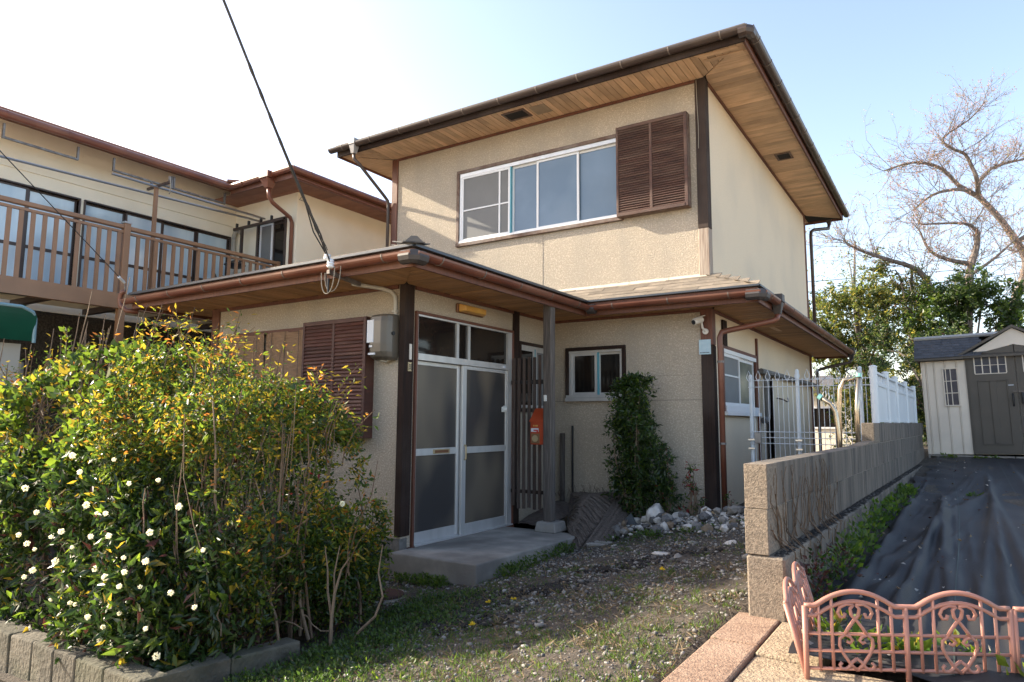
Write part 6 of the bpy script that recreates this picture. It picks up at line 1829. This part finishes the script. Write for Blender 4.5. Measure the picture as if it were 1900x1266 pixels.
# ================================================================== TREES
def limb(b, pts, r0, r1, n=7):
    k = len(pts); b.tube(pts, [r0 + (r1 - r0) * i / (k - 1) for i in range(k)], n)
def smooth(pts, m=3):
    out = []
    P = [Vector(p) for p in pts]
    for i in range(len(P) - 1):
        p0, p1, p2, p3 = P[max(i - 1, 0)], P[i], P[i + 1], P[min(i + 2, len(P) - 1)]
        for j in range(m):
            t = j / m
            out.append(.5 * ((2 * p1) + (p2 - p0) * t + (2 * p0 - 5 * p1 + 4 * p2 - p3) * t * t + (3 * p1 - p0 - 3 * p2 + p3) * t ** 3))
    out.append(P[-1]); return out
def bare_tree(name, label, limbs, extra, loc, bud_n):
    t_ = thing(name, loc, label, 'tree', 'bare cherry trees behind the shed')
    b = MB(); paths = []
    for pts, r0, r1 in limbs: sp = smooth(pts); limb(b, sp, r0, r1); paths.append((sp, r1))
    b.build('trunk', 'bark', t_)
    tw, buds = [], []
    def grow(p, d, L_, r_, lev):
        n = 5; pts = [p]; d = d.normalized()
        for k in range(n):
            d = (d + Vector((R.gauss(0, .16), R.gauss(0, .16), R.gauss(.03, .14)))).normalized(); pts.append(pts[-1] + d * L_ / n)
        tw.append((pts, [r_ * (1 - .55 * k / n) for k in range(n + 1)]))
        if lev >= 2:
            for q in pts[2:]: buds.append(q)
        if lev < 3:
            for k in range(R.choice((3, 4, 4, 5))):
                q = pts[R.randint(1, n)]
                dd = (d + Vector((R.gauss(0, .6), R.gauss(0, .6), R.gauss(.05, .5)))).normalized()
                grow(q, dd, L_ * R.uniform(.42, .68), r_ * .5, lev + 1)
    for (pts, r1) in paths:
        n = len(pts); st = int(n * .30)
        for i in range(st, n):
            for _ in range(extra):
                if R.random() < .95:
                    d = (pts[min(i + 1, n - 1)] - pts[i - 1]).normalized()
                    d = d * .6 + Vector((R.gauss(0, .55), R.gauss(0, .5), R.gauss(.15, .5)))
                    grow(pts[i], d, R.uniform(.5, 1.1), .010, 1)
    tag(twig_geo(tw, 3).build('branches', 'bark', t_), None, kind='stuff')
    bb = R.sample(buds, min(bud_n, len(buds)))
    P = np.array([tuple(q) for q in bb]) + NR.normal(size=(len(bb), 3)) * .02
    leaves('buds', P, NR.normal(size=(len(bb), 3)) + [0, 0, .5], NR.uniform(.03, .06, len(bb)), ['bud', 'leaf_tree_gold'], [.85, .15], parent=t_, aspect=.5, origin=WORLD_OF[t_.name])
    return t_
bare_tree('cherry_tree', 'tall bare cherry tree with curved trunk rising behind the shed roof', [
    ([(5.45, 18.1, .6), (5.5, 18.15, 2.2), (5.6, 18.15, 3.57), (5.79, 18.19, 4.17), (6.04, 18.28, 4.69), (6.31, 18.36, 5.36), (6.41, 18.34, 5.96), (6.15, 18.09, 6.55), (5.81, 17.79, 7.14), (5.4, 17.45, 7.66)], .155, .075),
    ([(5.4, 17.45, 7.66), (4.97, 17.14, 7.96), (4.56, 16.8, 8.44), (3.94, 16.38, 8.59), (3.23, 15.96, 8.35)], .075, .02),
    ([(5.4, 17.45, 7.66), (5.37, 16.86, 8.0), (5.28, 16.73, 8.3), (5.14, 16.58, 8.64), (4.88, 16.39, 8.78), (4.66, 16.21, 9.07), (5.3, 16.55, 9.58), (5.7, 16.74, 10.09)], .065, .012),
    ([(5.42, 17.5, 7.7), (5.42, 17.7, 8.0), (5.54, 18.05, 8.36), (5.86, 18.21, 8.67), (6.32, 18.48, 8.82), (6.97, 18.88, 8.98)], .07, .02),
    ([(5.19, 17.2, 7.8), (4.83, 16.49, 7.68), (4.33, 16.18, 7.53), (3.88, 15.95, 7.12)], .06, .02),
    ([(6.2, 18.15, 6.4), (6.9, 18.3, 6.9), (7.6, 18.6, 7.6)], .07, .02)], 3, (5.45, 18.1, .6), 7000)
bare_tree('cherry_tree', 'smaller bare cherry tree spreading its branches lower beside the tall one', [
    ([(4.8, 15.9, .6), (4.85, 15.9, 2.2), (4.89, 15.88, 3.67), (4.98, 15.79, 4.77), (5.04, 15.75, 5.31), (5.21, 15.79, 5.86), (5.26, 15.76, 6.28)], .15, .06),
    ([(5.26, 15.76, 6.28), (4.99, 15.56, 6.48), (4.06, 14.96, 6.45)], .05, .02),
    ([(5.05, 15.74, 5.45), (4.59, 15.43, 5.56), (4.2, 15.14, 5.79), (4.0, 14.94, 6.33)], .07, .02),
    ([(4.9, 15.85, 3.5), (4.3, 14.8, 4.4), (4.06, 14.56, 5.0), (3.79, 14.35, 5.26), (3.24, 13.97, 5.46), (2.69, 13.58, 5.69), (2.42, 13.38, 5.89)], .10, .02),
    ([(5.06, 15.9, 5.2), (5.56, 16.2, 5.6), (6.06, 16.4, 6.1)], .05, .02)], 3, (4.8, 15.9, .6), 4500)

def leafy_tree(name, label, base, h, trunk_r, blobs, mats, w_, size, per=70, group='leafy trees behind the fence', spread=.28, limbs=()):
    t_ = thing(name, base, label, 'tree', group)
    b = MB()
    x, y, z = base
    limb(b, smooth([(x, y, z - .3), (x + .05, y, z + h * .3), (x - .05, y + .05, z + h * .6), (x + .06, y, z + h * .92)]), trunk_r, trunk_r * .3, 7)
    cs, ns = [], []
    for (cx, cy, cz, rx, ry, rz, n) in blobs:
        limb(b, smooth([(x, y, z + max(.3, (cz - z) * .55)), ((x + cx) / 2, (y + cy) / 2, cz - .25 * rz), (cx, cy, cz)]), trunk_r * .32, .012, 5)
        k = 0
        while k < n:
            v = Vector((R.gauss(0, 1), R.gauss(0, 1), R.gauss(0, 1))).normalized() * (R.random() ** .45)
            q = (cx + v.x * rx, cy + v.y * ry, cz + v.z * rz)
            if math.sin(q[0] * 3.1 + q[2] * 2.2) + math.sin(q[2] * 4.3 - q[1] * 2.1) + math.sin(q[0] * 7.0) < -.75: k += .5; continue
            cs.append(q); ns.append((v.x, v.y, v.z + .3)); k += 1
            if R.random() < .10: b.tube([(cx + v.x * rx * .2, cy + v.y * ry * .2, cz + v.z * rz * .2), q], [.014, .004], 3, cap=False)
    b.build('trunk', 'bark', t_)
    cs, ns = np.array(cs), np.array(ns)
    cs = np.concatenate([cs + NR.normal(size=cs.shape) * spread * .45 for _ in range(3)]); ns = np.concatenate([ns, ns + NR.normal(size=ns.shape) * .7, ns + NR.normal(size=ns.shape) * .7])
    P, D, L = sub_leaves(cs, ns, max(6, int(per * .6)), spread * .45, size * .82, .15)
    leaves('crown', P, D, L, mats, w_, parent=t_, aspect=.45, origin=WORLD_OF[t_.name])
    return t_
TM = ['leaf_tree', 'leaf_tree_light', 'leaf_tree_gold', 'leaf_dark']
leafy_tree('evergreen_tree', 'bushy evergreen tree close behind the rear eave of the house', (2.55, 15.0, .8), 4.6, .11, [(2.3, 15.0, 4.3, 1.0, .9, .9, 90), (3.0, 15.2, 3.4, 1.0, .9, .9, 90), (1.9, 15.2, 2.9, 1.0, .8, 1.0, 95), (2.9, 14.8, 1.7, 1.0, .8, .8, 70), (1.6, 15.2, 4.0, .8, .8, .9, 60), (3.2, 15.2, 4.3, .7, .7, .6, 30)], TM, [.36, .40, .20, .04], .105, 42)
leafy_tree('evergreen_tree', 'yellowish feathery evergreen tree in the middle behind the fence', (3.75, 14.6, .8), 4.9, .10, [(3.7, 14.6, 4.8, .7, .6, .8, 45), (3.5, 14.7, 4.0, .9, .8, .8, 55), (4.1, 14.5, 3.3, .8, .8, .9, 55), (3.5, 14.6, 2.4, .8, .8, .9, 50), (3.95, 14.4, 1.5, .8, .7, .7, 45), (3.3, 14.5, 5.2, .5, .4, .5, 22)], TM, [.34, .34, .22, .10], .10, 40)
leafy_tree('broadleaf_tree', 'glossy green broad leaved tree behind the shed roof', (4.95, 14.2, .8), 3.9, .09, [(4.75, 14.2, 4.45, .75, .7, .65, 60), (5.35, 14.4, 4.15, .7, .6, .55, 45), (4.3, 14.2, 3.9, .7, .6, .6, 48), (5.7, 14.5, 3.7, .6, .5, .5, 35), (4.9, 14.2, 3.4, .9, .7, .6, 50)], ['leaf_tree', 'leaf_dark', 'leaf_mid', 'leaf_bright'], [.35, .25, .27, .13], .11, 40)
leafy_tree('loose_tree', 'tall thin tree with sparse pale leaves beside the upper downpipe', (2.2, 17.6, .8), 6.6, .08, [(2.0, 17.6, 6.2, .9, .8, .7, 16), (2.5, 17.6, 5.6, .9, .7, .6, 18), (1.8, 17.7, 5.2, .8, .7, .7, 18), (2.8, 17.6, 4.8, .9, .7, .7, 18)], ['leaf_tree_light', 'leaf_tree_gold', 'leaf_tree'], [.5, .25, .25], .085, 16, spread=.5)
leafy_tree('dark_shrub', 'dark dense shrubbery filling the gap between fence and shed', (4.0, 11.9, .8), 2.4, .06, [(3.6, 11.8, 2.2, .8, .5, .9, 60), (3.9, 12.2, 1.4, .8, .5, .7, 50), (3.3, 12.3, 3.0, .6, .5, .6, 40), (4.6, 12.4, 2.6, .8, .5, .9, 50)], ['leaf_dark', 'leaf_tree', 'leaf_maroon', 'leaf_tree_light'], [.45, .35, .08, .12], .09, 40)
leafy_tree('garden_shrub', 'sunlit yellowish shrub seen through the mesh by the post', (3.1, 9.2, .8), 1.2, .04, [(3.1, 9.2, 1.5, .5, .4, .4, 34), (2.9, 10.6, 1.3, .6, .5, .7, 46), (3.35, 10.2, 1.0, .4, .4, .5, 30)], ['leaf_bright', 'leaf_yellow', 'leaf_tree'], [.4, .3, .3], .07, 40)
# far wooded horizon
cs = []
far = []
for i in range(60):
    a = rad(R.uniform(-70, 40)); d = R.uniform(55, 80); far.append((4.5 + d * math.sin(a), -5 + d * math.cos(a), R.uniform(2.0, 4.0)))
P = np.concatenate([np.array([[x, y, 0]]) + np.abs(NR.normal(size=(260, 3))) * [1, 1, 0] * NR.choice([-1, 1], (260, 3)) * [3.5, 3.5, 0] + np.stack([np.zeros(260), np.zeros(260), NR.uniform(0, h_, 260)], 1) for x, y, h_ in far])
o = leaves('woodland', P, NR.normal(size=(len(P), 3)) + [0, 0, .4], NR.uniform(.5, 1.1, len(P)), ['leaf_tree', 'leaf_tree_light'], [.7, .3], aspect=.7)
tag(o, 'far belt of trees beyond the houses', kind='stuff')
# power lines far behind the trees
for k, (dz, lab) in enumerate(((0, 'thin far power line over the trees, the lowest of three'), (.45, 'thin far power line over the trees, the middle of three'), (.9, 'thin far power line over the trees, the topmost of three'))):
    b = MB(); b.tube([(-2, 24 + k * .2, 6.2 + dz), (5, 25 + k * .2, 6.25 + dz), (14, 26 + k * .2, 6.9 + dz)], .012, 4, cap=False); tag(b.build('power_line', 'cable'), lab, 'cable', 'far power lines')
